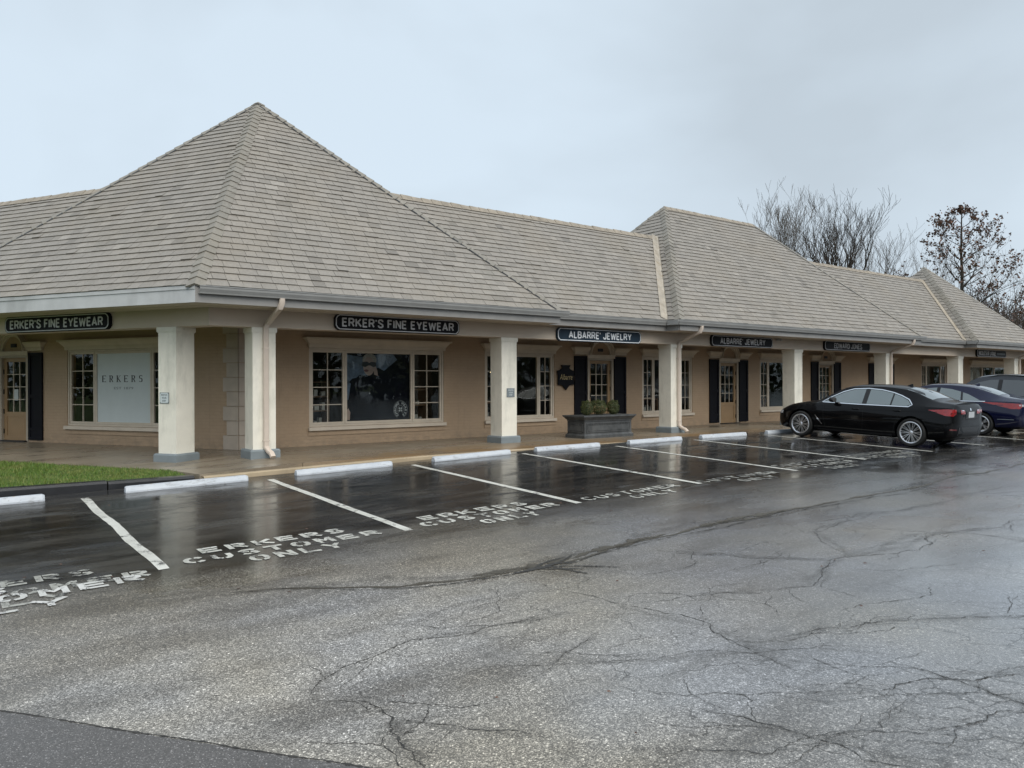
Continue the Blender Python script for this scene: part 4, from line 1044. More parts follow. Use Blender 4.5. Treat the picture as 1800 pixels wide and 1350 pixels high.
def sign(side, s, z, w, h, words, label, board='sign_black', ink='sign_white', size=.25, xs=.62, bold=.014, d=YC-.03, shift=0, tw=2.7):
    p = fr(side, s, d, z); rz = RZ[side]
    t = thing('shop_sign', label, 'sign', p, rz, 'black shop name boards on the beam')
    m = MB(); m.prism(board_poly(w, h, .085), 'y', -.05, .026); m.build('board', board, t, p, rz)
    o, i = board_poly(w-.03, h-.03, .08), board_poly(w-.066, h-.066, .07); n = len(o); b = MB()
    vs = [(x, -.056, y) for x, y in o]+[(x, -.056, y) for x, y in i]+[(x, -.049, y) for x, y in o]+[(x, -.049, y) for x, y in i]
    b.add(vs, [(k, (k+1) % n, n+(k+1) % n, n+k) for k in range(n)]+[(k, (k+1) % n, 2*n+(k+1) % n, 2*n+k) for k in range(n)]+[(n+k, n+(k+1) % n, 3*n+(k+1) % n, 3*n+k) for k in range(n)])
    b.build('border', ink, t, p, rz)
    sign_text('lettering', words, ink, t, fr(side, s+shift, d-.052, z), rz, tw, .185)
    return t
def fit(lt, width):
    me = lt.data; xs_ = [v.co.x for v in me.vertices]; w = max(xs_)-min(xs_); c = (max(xs_)+min(xs_))/2
    for v in me.vertices: v.co.x = (v.co.x-c)*width/w
def fith(lt, h):
    me = lt.data; zs_ = [v.co.z for v in me.vertices]; w = max(zs_)-min(zs_); c = (max(zs_)+min(zs_))/2
    for v in me.vertices: v.co.z = (v.co.z-c)*h/w
t = sign('F', 8.26, 2.69, 3.02, .335, "ERKER'S FINE EYEWEAR", "black sign reading ERKER'S FINE EYEWEAR on the beam of the long front", tw=2.72)
t = sign('L', -4.49, 2.68, 3.05, .335, "ERKER'S FINE EYEWEAR", "black sign reading ERKER'S FINE EYEWEAR above the glazed door at the far left", tw=2.72)
t = sign('F', 14.2, 2.655, 3.0, .335, "ALBARRE' JEWELRY", "navy sign with bright letters reading ALBARRE' JEWELRY above the planter", 'sign_navy', 'sign_bright', tw=2.25)
t = sign('F', 20.24, 2.68, 3.05, .335, "ALBARRE' JEWELRY", "black sign reading ALBARRE' JEWELRY left of the small spotlights, over the tan panelled door", tw=2.25)
t = sign('F', 26.3, 2.70, 3.02, .335, "EDWARD JONES", "black sign reading EDWARD JONES above the black sedan", tw=1.85)
t = sign('F', 38.4, 2.69, 3.1, .335, "NICOLE'S OF LADUE", "black sign reading NICOLE'S OF LADUE at the far right above the grey car", shift=-.5, tw=1.75)
m = MB(); r_ = random.Random(4); x = .52
while x < 1.36:
    w = r_.uniform(.03, .06); m.box((x, -.060, -.055), (x+w, -.0501, .04)); x += w+.018
m.build('small_lettering', 'plinth', t, fr('F', 38.4, YC-.03, 2.69), 0)
# little twin spotlight on the beam, right of the fourth sign
p = fr('F', 22.05, YC-.005, 2.80); t = thing('spotlight', 'small twin spotlight on the beam beside the fourth sign', 'light', p)
for i in (0, 1):
    m = MB(); m.lathe([(0, -.07), (.03, -.065), (.035, .0), (.02, .03), (0, .03)], 10, 'y', (i*.16, -.05, 0)); m.box((i*.16-.008, -.05, -.005), (i*.16+.008, 0, .02)); m.build('lamp_head', 'fascia', t, p, smooth=40)
# WATCH YOUR STEP plaques on two columns
def plaque(side, s, z, label, big=False):
    p = fr(side, s, YC, z); rz = RZ[side]; t = thing('warning_plaque', label, 'sign', p, rz, 'watch your step plaques on the columns')
    m = MB(); m.box((-.115, -.012, -.105), (.115, -.001, .105)); m.build('plate', 'plinth', t, p, rz)
    if big:
        m = MB(); m.prism([(-.105, -.075), (-.085, -.095), (.085, -.095), (.105, -.075), (.105, .075), (.085, .095), (-.085, .095), (-.105, .075)], 'y', -.0145, -.0125); m.build('face', 'banner', t, p, rz)
    for i, wd in enumerate(('WATCH', 'YOUR', 'STEP')):
        lt = text_obj('lettering', wd, 'plinth' if big else 'banner', t, fr(side, s, YC-.016, z+.057-.057*i), rz, .05, .001, .001, .85)
    for a in (-.1, .1):
        for b in (-.09, .09):
            m = MB(); m.lathe([(0, -.016), (.006, -.015), (.007, -.0122)], 8, 'y', (a, 0, b)); m.build('screw', 'black_metal', t, p, rz)
plaque('L', -1.60, 1.165, 'pale square WATCH YOUR STEP plaque on the corner column', True)
plaque('F', 11.28, 1.20, 'grey square WATCH YOUR STEP plaque on the column between the two shop windows')
# hanging shop shield beside the first jewelry door
p = fr('F', 14.83, YW-.06, 1.62); t = thing('shield_sign', 'black shaped shield sign with gold script beside the door behind the planter', 'sign', p)
sh = [(0, -.40), (.12, -.27), (.20, -.25), (.30, -.25), (.29, .0), (.33, .16), (.24, .17), (.15, .21), (.13, .26), (.17, .30), (.17, .32), (-.17, .32), (-.17, .30), (-.13, .26), (-.15, .21), (-.24, .17), (-.33, .16), (-.29, .0), (-.30, -.25), (-.20, -.25), (-.12, -.27)]
m = MB(); m.prism(sh, 'y', -.015, .015); m.build('board', 'sign_black', t, p)
M_gold = simple('gold', (.42, .33, .16), .4, .1)
lt = text_obj('lettering', 'Albarre', 'gold', t, p+Vector((0, -.017, -.02)), 0, .2, .0, .001, .7, shear=.25); fit(lt, .48); fith(lt, .16)
m = MB(); m.box((-.02, .015, .1), (.02, .06, .14)); m.build('bracket', 'black_metal', t, p)

# ================================================================== SHOP WINDOWS
def banner_window():
    s0, s1 = -6.98+.91, -3.36-.91; p = fr('L', (s0+s1)/2, YW+.058, 1.34)
    t = thing('window_banner', 'pale blue grey banner reading ERKERS EST 1879 filling the left shop window', 'banner', p, TH)
    w, h = (s1-s0-.02), 1.68; m = MB(); m.box((-w/2, 0, -h/2), (w/2, .004, h/2)); m.build('sheet', 'banner', t, p, TH)
    # serif lettering: bars with little feet
    G = {'E': [(0, 0, .2, 1), (0, .92, .8, 1), (0, .46, .6, .54), (0, 0, .8, .08), (.76, .82, .8, 1), (.76, 0, .8, .18), (.57, .4, .61, .6), (-.1, .94, .28, 1), (-.08, 0, .2, .03)],
         'R': [(0, 0, .2, 1), (0, .92, .55, 1), (0, .46, .55, .54), (.52, .54, .72, .94), (-.1, 0, .3, .06), (-.1, .94, .28, 1)],
         'K': [(0, 0, .2, 1), (-.1, 0, .3, .06), (-.1, .94, .3, 1), (.55, .97, .9, 1), (.6, 0, .98, .03)],
         'S': [(.1, .92, .6, 1), (0, .6, .18, .92), (.08, .5, .6, .58), (.5, .08, .7, .48), (.08, 0, .6, .08), (.6, .78, .64, 1), (0, 0, .04, .22)]}
    D = {'R': [((.38, .5), (.74, 0), .2)], 'K': [((.1, .42), (.76, .98), .09), ((.3, .55), (.8, 0), .22)], 'S': [((.06, .66), (.6, .42), .12)]}
    H = .155; pitch = 1.42/6
    for i, ch in enumerate('ERKERS'):
        m = MB(); ox = -.71+pitch*i+.02; sc = H*.95
        for (a, b, c, d) in G[ch]: m.box((ox+a*sc, -.0025, .14+b*H), (ox+c*sc, -.0005, .14+d*H))
        for (a, b, th) in D.get(ch, []):
            ax, az, bx, bz = ox+a[0]*sc, .14+a[1]*H, ox+b[0]*sc, .14+b[1]*H
            m.add([(ax-th*sc/2, -.003, az), (ax+th*sc/2, -.003, az), (bx+th*sc/2, -.003, bz), (bx-th*sc/2, -.003, bz)], [(0, 1, 2, 3)])
        m.build('letter', 'print_black', t, p, TH)
    lt = text_obj('lettering', 'EST 1879', 'plinth', t, fr('L', (s0+s1)/2, YW+.058-.002, 1.34-.005), TH, .08, 0, .0005); fit(lt, .62)
banner_window()
def poster_window():
    s0, s1 = 7.10+.91, 10.73-.91; cx = (s0+s1)/2; w, h = s1-s0-.02, 1.68; p = fr('F', cx, YW+.13, 1.345)
    t = thing('window_poster', 'dark poster of a person in sunglasses in the large front window', 'poster', p)
    m = MB(); m.box((-w/2, 0, -h/2), (w/2, .004, h/2)); m.build('sheet', 'print_dark', t, p)
    def blob(name, mat, pts, lay): m = MB(); m.quad(*[(x*w-w/2, -.001*lay, z*h-h/2) for x, z in pts]); return m.build(name, mat, t, p)
    def ell(cx_, cz_, rx, rz_, n=24, a0=0): return [(cx_+rx*math.cos(2*math.pi*i/n), cz_+rz_*math.sin(2*math.pi*i/n)) for i in range(n)]
    blob('cloud_print', 'print_blue', [(.0, .5), (.12, .62), (.3, .66), (.5, .78), (.62, .72), (.8, .9), (.72, .99), (.5, .97), (.25, .93), (.05, .96), (0, .85)], 1)
    blob('cloud_print', 'print_blue', [(0, .30), (.1, .33), (.14, .5), (.05, .6), (0, .58)], 1)
    blob('coat_print', 'print_dark', [(.02, .0), (.06, .3), (.10, .55), (.22, .67), (.45, .67), (.56, .58), (.62, .3), (.6, .0)], 2)
    blob('lapel_print', 'print_dark', [(.55, .70), (.8, .90), (.86, .72), (.7, .5), (.6, .5)], 2)
    blob('hair_print', 'print_hair', ell(.375, .885, .105, .10), 3)
    blob('face_print', 'print_skin', ell(.365, .80, .085, .135), 4)
    blob('hand_print', 'print_skin', [(.44, .68), (.50, .66), (.49, .74), (.455, .83), (.43, .82), (.44, .74)], 5)
    blob('sunglasses_print', 'print_black', [(.26, .80), (.27, .86), (.34, .865), (.37, .845), (.40, .865), (.47, .855), (.475, .80), (.43, .785), (.385, .81), (.355, .81), (.31, .785)], 6)
    blob('lips_print', 'print_lip', ell(.325, .735, .035, .018, 12), 6)
    blob('hand_print', 'print_skin', [(.02, .04), (.08, .03), (.09, .14), (.06, .2), (.03, .16)], 5)
    blob('button_print', 'print_grey', ell(.375, .41, .008, .01, 8), 5)
    # horseshoe emblem: letters round a ring and a small cross
    ex, ez, er = .845*w-w/2, .165*h-h/2, .145; m = MB()
    word = 'CHROME HEARTS'
    for i, ch in enumerate(word):
        if ch == ' ': continue
        a = R(235-290*i/(len(word)-1)); me = text_mesh(ch, .085, .003, 0)
        me.transform(Matrix.Rotation(a-R(90), 4, 'Z')); me.transform(Matrix.Translation((er*math.cos(a), er*math.sin(a)*1.12, 0)))
        m.add([(v.co.x+ex, -.006, v.co.y+ez) for v in me.vertices], [tuple(f.vertices) for f in me.polygons])
    for a in range(4):
        t0 = R(45+90*a); c_, s_ = math.cos(t0), math.sin(t0)
        q = [(.012, -.008), (.055, -.026), (.062, 0), (.055, .026), (.012, .008)]
        m.quad(*[(ex+x*c_-y*s_, -.006, ez+x*s_+y*c_) for x, y in q])
    for r0, r1 in ((.085, .09), (.193, .198)):
        for j in range(26):
            a, b = R(-62+304*j/26), R(-62+304*(j+1)/26)
            m.quad(*[(ex+r*math.cos(t_), -.006, ez+r*math.sin(t_)*1.1) for r, t_ in ((r0, a), (r1, a), (r1, b), (r0, b))])
    m.build('emblem_print', 'print_grey', t, p)
poster_window()
# display furniture and lamps behind the other panes
def display(side, s, d, w, label, h=1.0, pale=False):
    p = fr(side, s, d); rz = RZ[side]; t = thing('display_shelf', label, 'shelf', p, rz, 'display shelves behind the shop windows'); mt = 'interior_shelf'
    m = MB(); m.box((0, 0, 0), (.04, .4, h)); m.box((w-.04, 0, 0), (w, .4, h)); m.build('side', mt, t, p, rz)
    n = int(h/.35)
    for i in range(n+1):
        z = .05+i*(h-.1)/n; m = MB(); m.box((.041, .0, z), (w-.041, .4, z+.03)); m.build('shelf_board', mt, t, p, rz)
        m = MB(); r_ = random.Random(int(s*10)+i); x = .08
        while x < w-.15 and i < n:
            a = r_.uniform(.05, .12); m.box((x, .08, z+.031), (x+a, .2, z+.031+r_.uniform(.06, .2))); x += a+r_.uniform(.03, .12)
        if m.v: m.build('goods', 'interior_pale' if r_.random() < .6 or pale else 'interior_shelf', t, p, rz)
display('F', 7.25, YW+.9, .75, 'dark display shelf behind the left casement of the large front window', 1.5)
display('F', 9.9, YW+.7, .75, 'display shelf with pale goods behind the right casement of the large front window', 1.3, True)
display('F', 12.6, YW+1.2, 1.3, 'display shelf in the window beside the shield sign', .9)
display('F', 18.5, YW+1.1, 1.5, 'display shelf behind the window left of the tan panelled door', .9, True)
display('F', 24.6, YW+1.0, 1.6, 'brown display shelf behind the window next to the black sedan bonnet', .8)
display('L', -6.85, YW+.9, .8, 'dark shelf behind the small panes left of the banner', 1.5)
for i, lb in enumerate(['leftmost brown garment hanging in the farthest shop window', 'pale garment second from the left in the farthest shop window', 'grey garment in the middle of the farthest shop window', 'black garment second from the right in the farthest shop window', 'rightmost brown garment hanging in the farthest shop window']):
    x = 41.95+i*.8; p = fr('F', x, YW+.5, 0); t = thing('garment', lb, 'clothing', p, 0, 'garments hanging in the far window')
    m = MB(); r_ = random.Random(i); w = .2
    m.frus((-w*1.2, -.06, w*1.2, .06, .75+r_.uniform(0, .35)), (-w*.8, -.04, w*.8, .04, 1.9)); m.frus((-w*.8, -.04, w*.8, .04, 1.9), (-.02, -.02, .02, .02, 2.05)); m.build('cloth', ['interior_shelf', 'interior_pale', 'plinth', 'black_metal'][i % 4], t, p)
def pendant(side, s, d, z, label):
    p = fr(side, s, d, z); t = thing('pendant_lamp', label, 'lamp', p, 0, 'small lit lamps inside the shops')
    m = MB(); m.lathe([(0, -.04), (.028, -.028), (.04, 0), (.028, .028), (0, .04)], 10); m.build('bulb', 'bulb', t, p, smooth=60)
    m = MB(); m.tube([(0, 0, .04), (0, 0, 2.8-z)], .006, 5); m.build('cord', 'black_metal', t, p)
pendant('L', -6.5, YW+.9, 2.12, 'lit bulb behind the top panes left of the banner'); pendant('F', 12.55, YW+1.0, 1.6, 'warm lit lamp behind the column in the second front window')
pendant('F', 19.0, YW+1.2, 1.9, 'lit lamp behind the window left of the tan panelled door'); pendant('F', 25.2, YW+1.4, 1.85, 'lit lamp behind the window beside the black sedan bonnet'); pendant('F', 10.2, YW+1.3, 1.95, 'warm lit lamp behind the right casement of the large front window')
pendant('F', 13.4, YW+1.6, 1.75, 'lit lamp deep in the window beside the shield sign')
p = fr('L', -8.87, YW+.062, 1.17); t = thing('paper_notice', 'small white paper notice taped inside the left glazed door', 'notice', p, TH)
m = MB(); m.box((-.10, 0, -.14), (.06, .003, .14)); m.build('sheet', 'paper', t, p, TH)
m = MB(); m.box((-.8, -.75, .004), (.8, -.05, .016)); p = fr('L', -9.1, YW, wz(1, 18)-.0); o = m.build('door_mat', 'black_metal', None, p, TH); tag(o, 'black door mat in front of the left glazed door', 'mat')

# ================================================================== PLANTER
p = Vector((13.5, 14.68, 0)); t = thing('planter', 'long grey carved planter trough on the walk before the jewelry door', 'planter', p)
w, d = 1.78, .74
m = MB(); m.frus((0, 0, w, d, .0), (.0, 0, w, d, .07)); m.frus((0, 0, w, d, .07), (.035, .035, w-.035, d-.035, .11)); m.box((.04, .04, .11), (w-.04, d-.04, .43)); m.build('trough', 'planter', t, p)
m = MB()
for (a, b) in (((.03, .028, .44), (w-.03, d-.028, .47)),): m.box(a, b)
m.frus((.02, .02, w-.02, d-.02, .47), (-.045, -.045, w+.045, d+.045, .55)); m.box((-.055, -.055, .55), (w+.055, d+.055, .585)); m.build('rim', 'planter', t, p)
m = MB()
for (x0, x1) in ((.10, w-.10),):
    bars(m, x0, x1, .15, .40, .022, .024, .041); m.box((x0+.05, .03, .19), (x1-.05, .041, .33))
for (a, b, c, e) in ((.10, d-.10, .15, .40),):
    m.box((.024, a, c), (.041, b, c+.022)); m.box((.024, a, e-.022), (.041, b, e)); m.box((.024, a, c), (.041, a+.022, e)); m.box((.024, b-.022, c), (.041, b, e)); m.box((.03, a+.05, .19), (.041, b-.05, .33))
m.build('panel_moulding', 'planter', t, p)
m = MB(); x = .05
while x < w-.06: m.box((x, .018, .435), (x+.018, .04, .462)); x += .034
y = .05
while y < d-.06: m.box((.018, y, .435), (.04, y+.018, .462)); y += .034
m.build('dentil_course', 'planter', t, p)
x = .13; r_ = random.Random(8)
while x < w-.15:
    m = MB(); m.box((x, .02, .335), (x+r_.uniform(.018, .03), .04, .375)); m.build('frieze_block', 'planter', t, p); x += .06
y = .13
while y < d-.15:
    m = MB(); m.box((.02, y, .335), (.04, y+r_.uniform(.018, .03), .375)); m.build('frieze_block', 'planter', t, p); y += .06
m = MB(); m.box((.0, .0, .5), (w, d, .56)); o = m.build('soil', 'soil', t, p)
def shrub(x, y, r0, sx, label, seed):
    p = Vector((x, y, .55)); t = thing('boxwood', label, 'shrub', p, 0, 'clipped shrubs in the planter'); r_ = random.Random(seed)
    m = MB(); m.tube([(0, 0, -.02), (0, 0, r0*.7)], [.018, .01], 6)
    for i in range(9): a = i*.7; m.tube([(0, 0, r0*.3), (math.cos(a)*r0*.4, math.sin(a)*r0*.4, r0*(.6+.1*(i % 3)))], [.008, .004], 4)
    m.build('stem', 'bark', t, p)
    v, f = [], []
    for i in range(3600):
        q = Vector((r_.gauss(0, 1), r_.gauss(0, 1), r_.gauss(0, 1))).normalized(); lump = 1+.10*math.sin(q.x*7+seed)*math.cos(q.y*6)+.05*math.sin(q.z*11)
        rr = r0*lump*(.62+.42*r_.random()**.5); c = Vector((q.x*rr*sx, q.y*rr*sx, r0*.92+.045+q.z*rr*1.02))
        if c.z < 0: continue
        n_ = (q+Vector((r_.gauss(0, .5), r_.gauss(0, .5), r_.gauss(0, .5)+.3))).normalized(); a = n_.orthogonal().normalized(); b = n_.cross(a); an = r_.uniform(0, 6.28)
        u_ = (a*math.cos(an)+b*math.sin(an))*r_.uniform(.009, .016); w_ = n_.cross(u_)*.55
        k0 = len(v); v += [tuple(c-u_), tuple(c+w_), tuple(c+u_), tuple(c-w_)]; f.append((k0, k0+1, k0+2, k0+3))
    me = bpy.data.meshes.new('foliage'); me.from_pydata(v, [], f); me.materials.append(M['box_leaf']); place(bpy.data.objects.new('foliage', me), t, p)
shrub(13.86, 14.98, .195, .86, 'round clipped shrub at the left end of the planter', 1)
shrub(14.36, 15.06, .205, 1.08, 'widest clipped shrub in the middle of the planter', 2)
shrub(14.82, 14.98, .195, .86, 'round clipped shrub at the right end of the planter', 3)

# ================================================================== WHEEL STOPS
def wheel_stop(x0, label, L=1.86, seed=1, rot=0.0):
    x1 = x0+L; z = min(gz(x0, 13.0), gz(x1, 13.0)); p = Vector((x0, 13.02, gz(x0, 13.05)-.005)); sl = (gz(x1, 13.05)-gz(x0, 13.05))/L
    m = MB(); prof = [(-.075, 0), (-.075, .025), (-.048, .095), (.048, .095), (.075, .025), (.075, 0)]; n = len(prof)
    st = [(0, .55), (.0, .0), (.035, 1), (L-.035, 1), (L, .0)]
    rows = [(0, .0), (.03, 1.0), (L-.03, 1.0), (L, .0)]
    for (x, k_) in rows:
        for (y, zz) in prof: m.v.append((x, y*(1 if k_ else .82), zz*(1 if k_ else .86)+sl*x))
    for i in range(len(rows)-1):
        for j in range(n): m.f.append((i*n+j, i*n+(j+1) % n, (i+1)*n+(j+1) % n, (i+1)*n+j))
    m.f += [tuple(range(n))[::-1], tuple(range(3*n, 4*n))]
    t = thing('wheel_stop', label, 'wheel stop', p, rot, 'white concrete wheel stops along the kerb')
    m.build('block', 'stop_paint', t, p, rot)
    for f_ in (.2, .8):
        q = MB(); q.lathe([(0, .0985), (.014, .098), (.016, .094)], 8, 'z', (L*f_, 0, sl*L*f_)); q.build('pin', 'kerb_concrete', t, p, rot)
for i, (x, lb) in enumerate([(-.42, 'white wheel stop cut off by the left edge beside the lawn'), (2.5, 'white wheel stop overlapping the end of the black kerb'), (5.2, 'white wheel stop just right of the first downspout'),
                             (7.98, 'white wheel stop before the column with the grey plaque, third whole one from the left'), (10.55, 'white wheel stop left of the planter'), (13.38, 'white wheel stop in front of the planter'),
                             (16.02, 'white wheel stop in front of the second downspout and tan door'), (18.85, 'white wheel stop under the nose of the black sedan'), (21.6, 'white wheel stop in the empty stall between the two sedans'),
                             (24.35, 'white wheel stop under the nose of the blue sedan'), (27.1, 'white wheel stop under the nose of the grey car')]):
    wheel_stop(x, lb, 1.86, i)
# ================================================================== CARS
def spline(tab, x):
    """smooth interpolation of a table of (x, v...) rows (Catmull-Rom with limited tangents)"""
    xs_ = [r[0] for r in tab]
    if x <= xs_[0]: return np.array(tab[0][1:], float)
    if x >= xs_[-1]: return np.array(tab[-1][1:], float)
    i = max(j for j in range(len(xs_)-1) if xs_[j] <= x); P = [np.array(r[1:], float) for r in tab]
    h = xs_[i+1]-xs_[i]; t = (x-xs_[i])/h
    def tang(j):
        if j == 0 or j == len(tab)-1: return (P[min(j+1, len(tab)-1)]-P[max(j-1, 0)])/(xs_[min(j+1, len(tab)-1)]-xs_[max(j-1, 0)])
        a = (P[j]-P[j-1])/(xs_[j]-xs_[j-1]); b = (P[j+1]-P[j])/(xs_[j+1]-xs_[j])
        return np.where(a*b <= 0, 0, 2*a*b/np.where(np.abs(a+b) < 1e-9, 1, a+b))
    m0, m1 = tang(i)*h, tang(i+1)*h
    return (2*t**3-3*t**2+1)*P[i]+(t**3-2*t**2+t)*m0+(-2*t**3+3*t**2)*P[i+1]+(t**3-t**2)*m1
def car(name, label, paint, spec, loc, glassmat='car_glass'):
    """car axes: x to its right, y forward, z up; origin on the ground below the rear bumper centre"""
    tab, L, ra, fa, wr = spec['tab'], spec['L'], spec['rear_axle'], spec['front_axle'], spec['wheel_r']
    ang = math.atan2(gz(loc[0], loc[1]+fa)-gz(loc[0], loc[1]+ra), fa-ra)
    m4 = Matrix.Translation(Vector((loc[0], loc[1], gz(loc[0], loc[1]+ra)-math.tan(ang)*ra))) @ Matrix.Rotation(ang, 4, 'X')
    t = bpy.data.objects.new(name, None); place(t, None, mat4=m4); tag(t, label, 'car', 'cars parked nose in to the shops')
    # loft: rows of (y, zbot, wsill, wmid, zmid, wbelt, zbelt, wroof, zroof, crown)
    ys_ = sorted(set([r[0] for r in tab]+list(np.linspace(0, L, 64)))); NP = 0; rows = []
    for y in ys_:
        zb, ws, wm, zm, wb, zb2, wr_, zr, cr = spline(tab, y)
        ctrl = [(0, zb), (ws*.8, zb), (ws, zb+.05), (wm-.004, zm-.12), (wm, zm), (wm-.012, zm+.10), (wb, zb2), (wr_+(wb-wr_)*.5, (zb2+zr)/2+.01*(zr-zb2)), (wr_, zr), (wr_*.55, zr+cr*.75), (0, zr+cr)]
        # densify the half profile
        half = []
        P = [Vector(c) for c in ctrl]
        for i in range(len(P)-1):
            a, b = P[i], P[i+1]; p_, n_ = P[max(i-1, 0)], P[min(i+2, len(P)-1)]
            for k in range(3):
                s = k/3.0
                if i in (0, 6, 7): q = a.lerp(b, s)
                else:
                    T0, T1_ = (b-p_)*.35, (n_-a)*.35
                    q = (2*s**3-3*s**2+1)*a+(s**3-2*s**2+s)*T0+(-2*s**3+3*s**2)*b+(s**3-s**2)*T1_
                half.append(q)
        half.append(P[-1]); rows.append((y, half)); NP = len(half)
    v = []; f = []
    ring = 2*NP-2
    for y, half in rows:
        full = half+[Vector((-q.x, q.y)) for q in half[-2:0:-1]]
        v += [(q.x, y, q.y) for q in full]
    for i in range(len(rows)-1):
        for j in range(ring): f.append((i*ring+j, i*ring+(j+1) % ring, (i+1)*ring+(j+1) % ring, (i+1)*ring+j))
    f += [tuple(range(ring)), tuple(range((len(rows)-1)*ring, len(rows)*ring))[::-1]]
    mb = MB(); mb.v, mb.f = v, f
    body_me = mb.mesh('body')
    # wheel wells
    cut = MB()
    for ya in (ra, fa):
        for s in (-1, 1):
            n = 28; rw = wr+.045; x0, x1 = (.55, 1.3) if s > 0 else (-1.3, -.55); c = MB()
            pr = [(ya+rw*math.cos(2*math.pi*i/n), wr+.01+rw*math.sin(2*math.pi*i/n)) for i in range(n)]
            c.prism(pr, 'x', x0, x1); cut.add(c.v, c.f)
    cm = cut.mesh('cut'); co = bpy.data.objects.new('cut', cm); COL.objects.link(co)
    bo = bpy.data.objects.new('body', body_me); COL.objects.link(bo)
    md = bo.modifiers.new('b', 'BOOLEAN'); md.operation = 'DIFFERENCE'; md.object = co; md.solver = 'EXACT'
    dg = bpy.context.evaluated_depsgraph_get(); dg.update(); me = bpy.data.meshes.new_from_object(bo.evaluated_get(dg))
    bpy.data.objects.remove(bo); bpy.data.objects.remove(co)
    bm = bmesh.new(); bm.from_mesh(me); bv = BVHTree.FromBMesh(bm); bm.free()
    me.shade_smooth(); me.set_sharp_from_angle(angle=R(32)); me.materials.clear(); me.materials.append(M[paint])
    body = bpy.data.objects.new('body', me); place(body, t, mat4=m4)
    fullbv = BVHTree.FromPolygons([Vector(q) for q in v], f)
    def hit(o, d, off):
        h = fullbv.ray_cast(Vector(o), Vector(d))
        if h[0] is None: return None
        return h[0]-Vector(d).normalized()*off
    # decal: polygon in a projection plane dropped onto the body
    def proj_fn(kind, s=-1):
        if kind == 'side': return lambda a, b: (Vector((s*3, a, b)), Vector((-s, 0, 0)))
        if kind == 'rear': return lambda a, b: (Vector((a, -3, b)), Vector((0, 1, 0)))
        if kind == 'front': return lambda a, b: (Vector((a, L+3, b)), Vector((0, -1, 0)))
        if kind == 'top': return lambda a, b: (Vector((a, b, 4)), Vector((0, 0, -1)))
        if kind == 'rq':   # rear quarter: a runs round from the side to the back
            dd = Vector((-s*.75, 1, 0)).normalized(); ax = Vector((1, s*.75, 0)).normalized()
            return lambda a, b: (Vector((s*.9, .0, 0))-dd*4+ax*a+Vector((0, 0, b)), dd)
        if kind == 'fq':
            dd = Vector((-s*.75, -1, 0)).normalized(); ax = Vector((-1, s*.75, 0)).normalized()
            return lambda a, b: (Vector((s*.9, L, 0))-dd*4+ax*a+Vector((0, 0, b)), dd)
    def decal(nm, mat, poly, kind, s=-1, off=.004, cuts=3, parent=None):
        bm = bmesh.new(); fc = bm.faces.new([bm.verts.new((a, b, 0)) for a, b in poly])
        bmesh.ops.triangulate(bm, faces=[fc]); bmesh.ops.subdivide_edges(bm, edges=bm.edges[:], cuts=cuts, use_grid_fill=True)
        bmesh.ops.triangulate(bm, faces=bm.faces[:])
        pf = proj_fn(kind, s); bad = []
        for q in bm.verts:
            o, d = pf(q.co.x, q.co.y); h = hit(o, d, off)
            if h is None: bad.append(q)
            else: q.co = h
        if bad: bmesh.ops.delete(bm, geom=bad, context='VERTS')
        me = bpy.data.meshes.new(nm); bm.to_mesh(me); bm.free(); me.shade_smooth(); me.materials.append(M[mat])
        return place(bpy.data.objects.new(nm, me), parent or body, mat4=m4)
    def strip(nm, mat, line, w, kind, s=-1, off=.006, parent=None, closed=False):
        P = [Vector(p) for p in line]; Q = []
        for a, b in zip(P, P[1:]+([P[0]] if closed else [])):
            n = max(1, int((b-a).length/.04))
            Q += [a.lerp(b, i/n) for i in range(n)]
        if not closed: Q.append(P[-1])
        pf = proj_fn(kind, s); mm = MB(); N = len(Q); ok = True
        for i, q in enumerate(Q):
            d = (Q[(i+1) % N if closed else min(i+1, N-1)]-Q[i-1 if (closed or i) else 0]).normalized(); nn = Vector((-d.y, d.x))*w/2
            for e in (q+nn, q-nn):
                o, dd = pf(e.x, e.y); h = hit(o, dd, off); mm.v.append(tuple(h) if h else (0, 0, .3))
            if i: mm.f.append((2*i-2, 2*i-1, 2*i+1, 2*i))
        if closed: mm.f.append((2*N-2, 2*N-1, 1, 0))
        me = bpy.data.meshes.new(nm); me.from_pydata(mm.v, [], mm.f); me.materials.append(M[mat]); return place(bpy.data.objects.new(nm, me), parent or body, mat4=m4)
    S = spec
    for s in (-1, 1):
        for poly in S['side_windows']: decal('side_window', glassmat, poly, 'side', s, .004)
        for ln, w in S.get('pillars', []): strip('pillar', 'car_trim', ln, w, 'side', s, .0055)
        if 'chrome' in S: strip('window_trim', S.get('chrome_mat', 'chrome'), S['chrome'], .022, 'side', s, .009, closed=S.get('chrome_closed', True))
        for ln in S['door_lines']: strip('door_seam', 'under_car', ln, .007, 'side', s, .002)
        for (y, z) in S['handles']:
            o, d = proj_fn('side', s)(y, z); h = hit(o, d, -.002)
            q = MB(); q.tube([h+Vector((0, -.10, 0)), h+Vector((s*.026, -.085, .004)), h+Vector((s*.028, .06, .004)), h+Vector((0, .085, 0))], [.011, .013, .013, .01], 6); q.build('door_handle', paint if S.get('handle') is None else S['handle'], body, mat4=m4, smooth=50)
        y, z = S['mirror']; o, d = proj_fn('side', s)(y, z); h = hit(o, d, 0)
        q = MB(); c = h+Vector((s*.15, -.02, .045))
        q.tube([h+Vector((-s*.02, 0, 0)), h+Vector((s*.07, -.01, .02))], .02, 6)
        ring_ = []
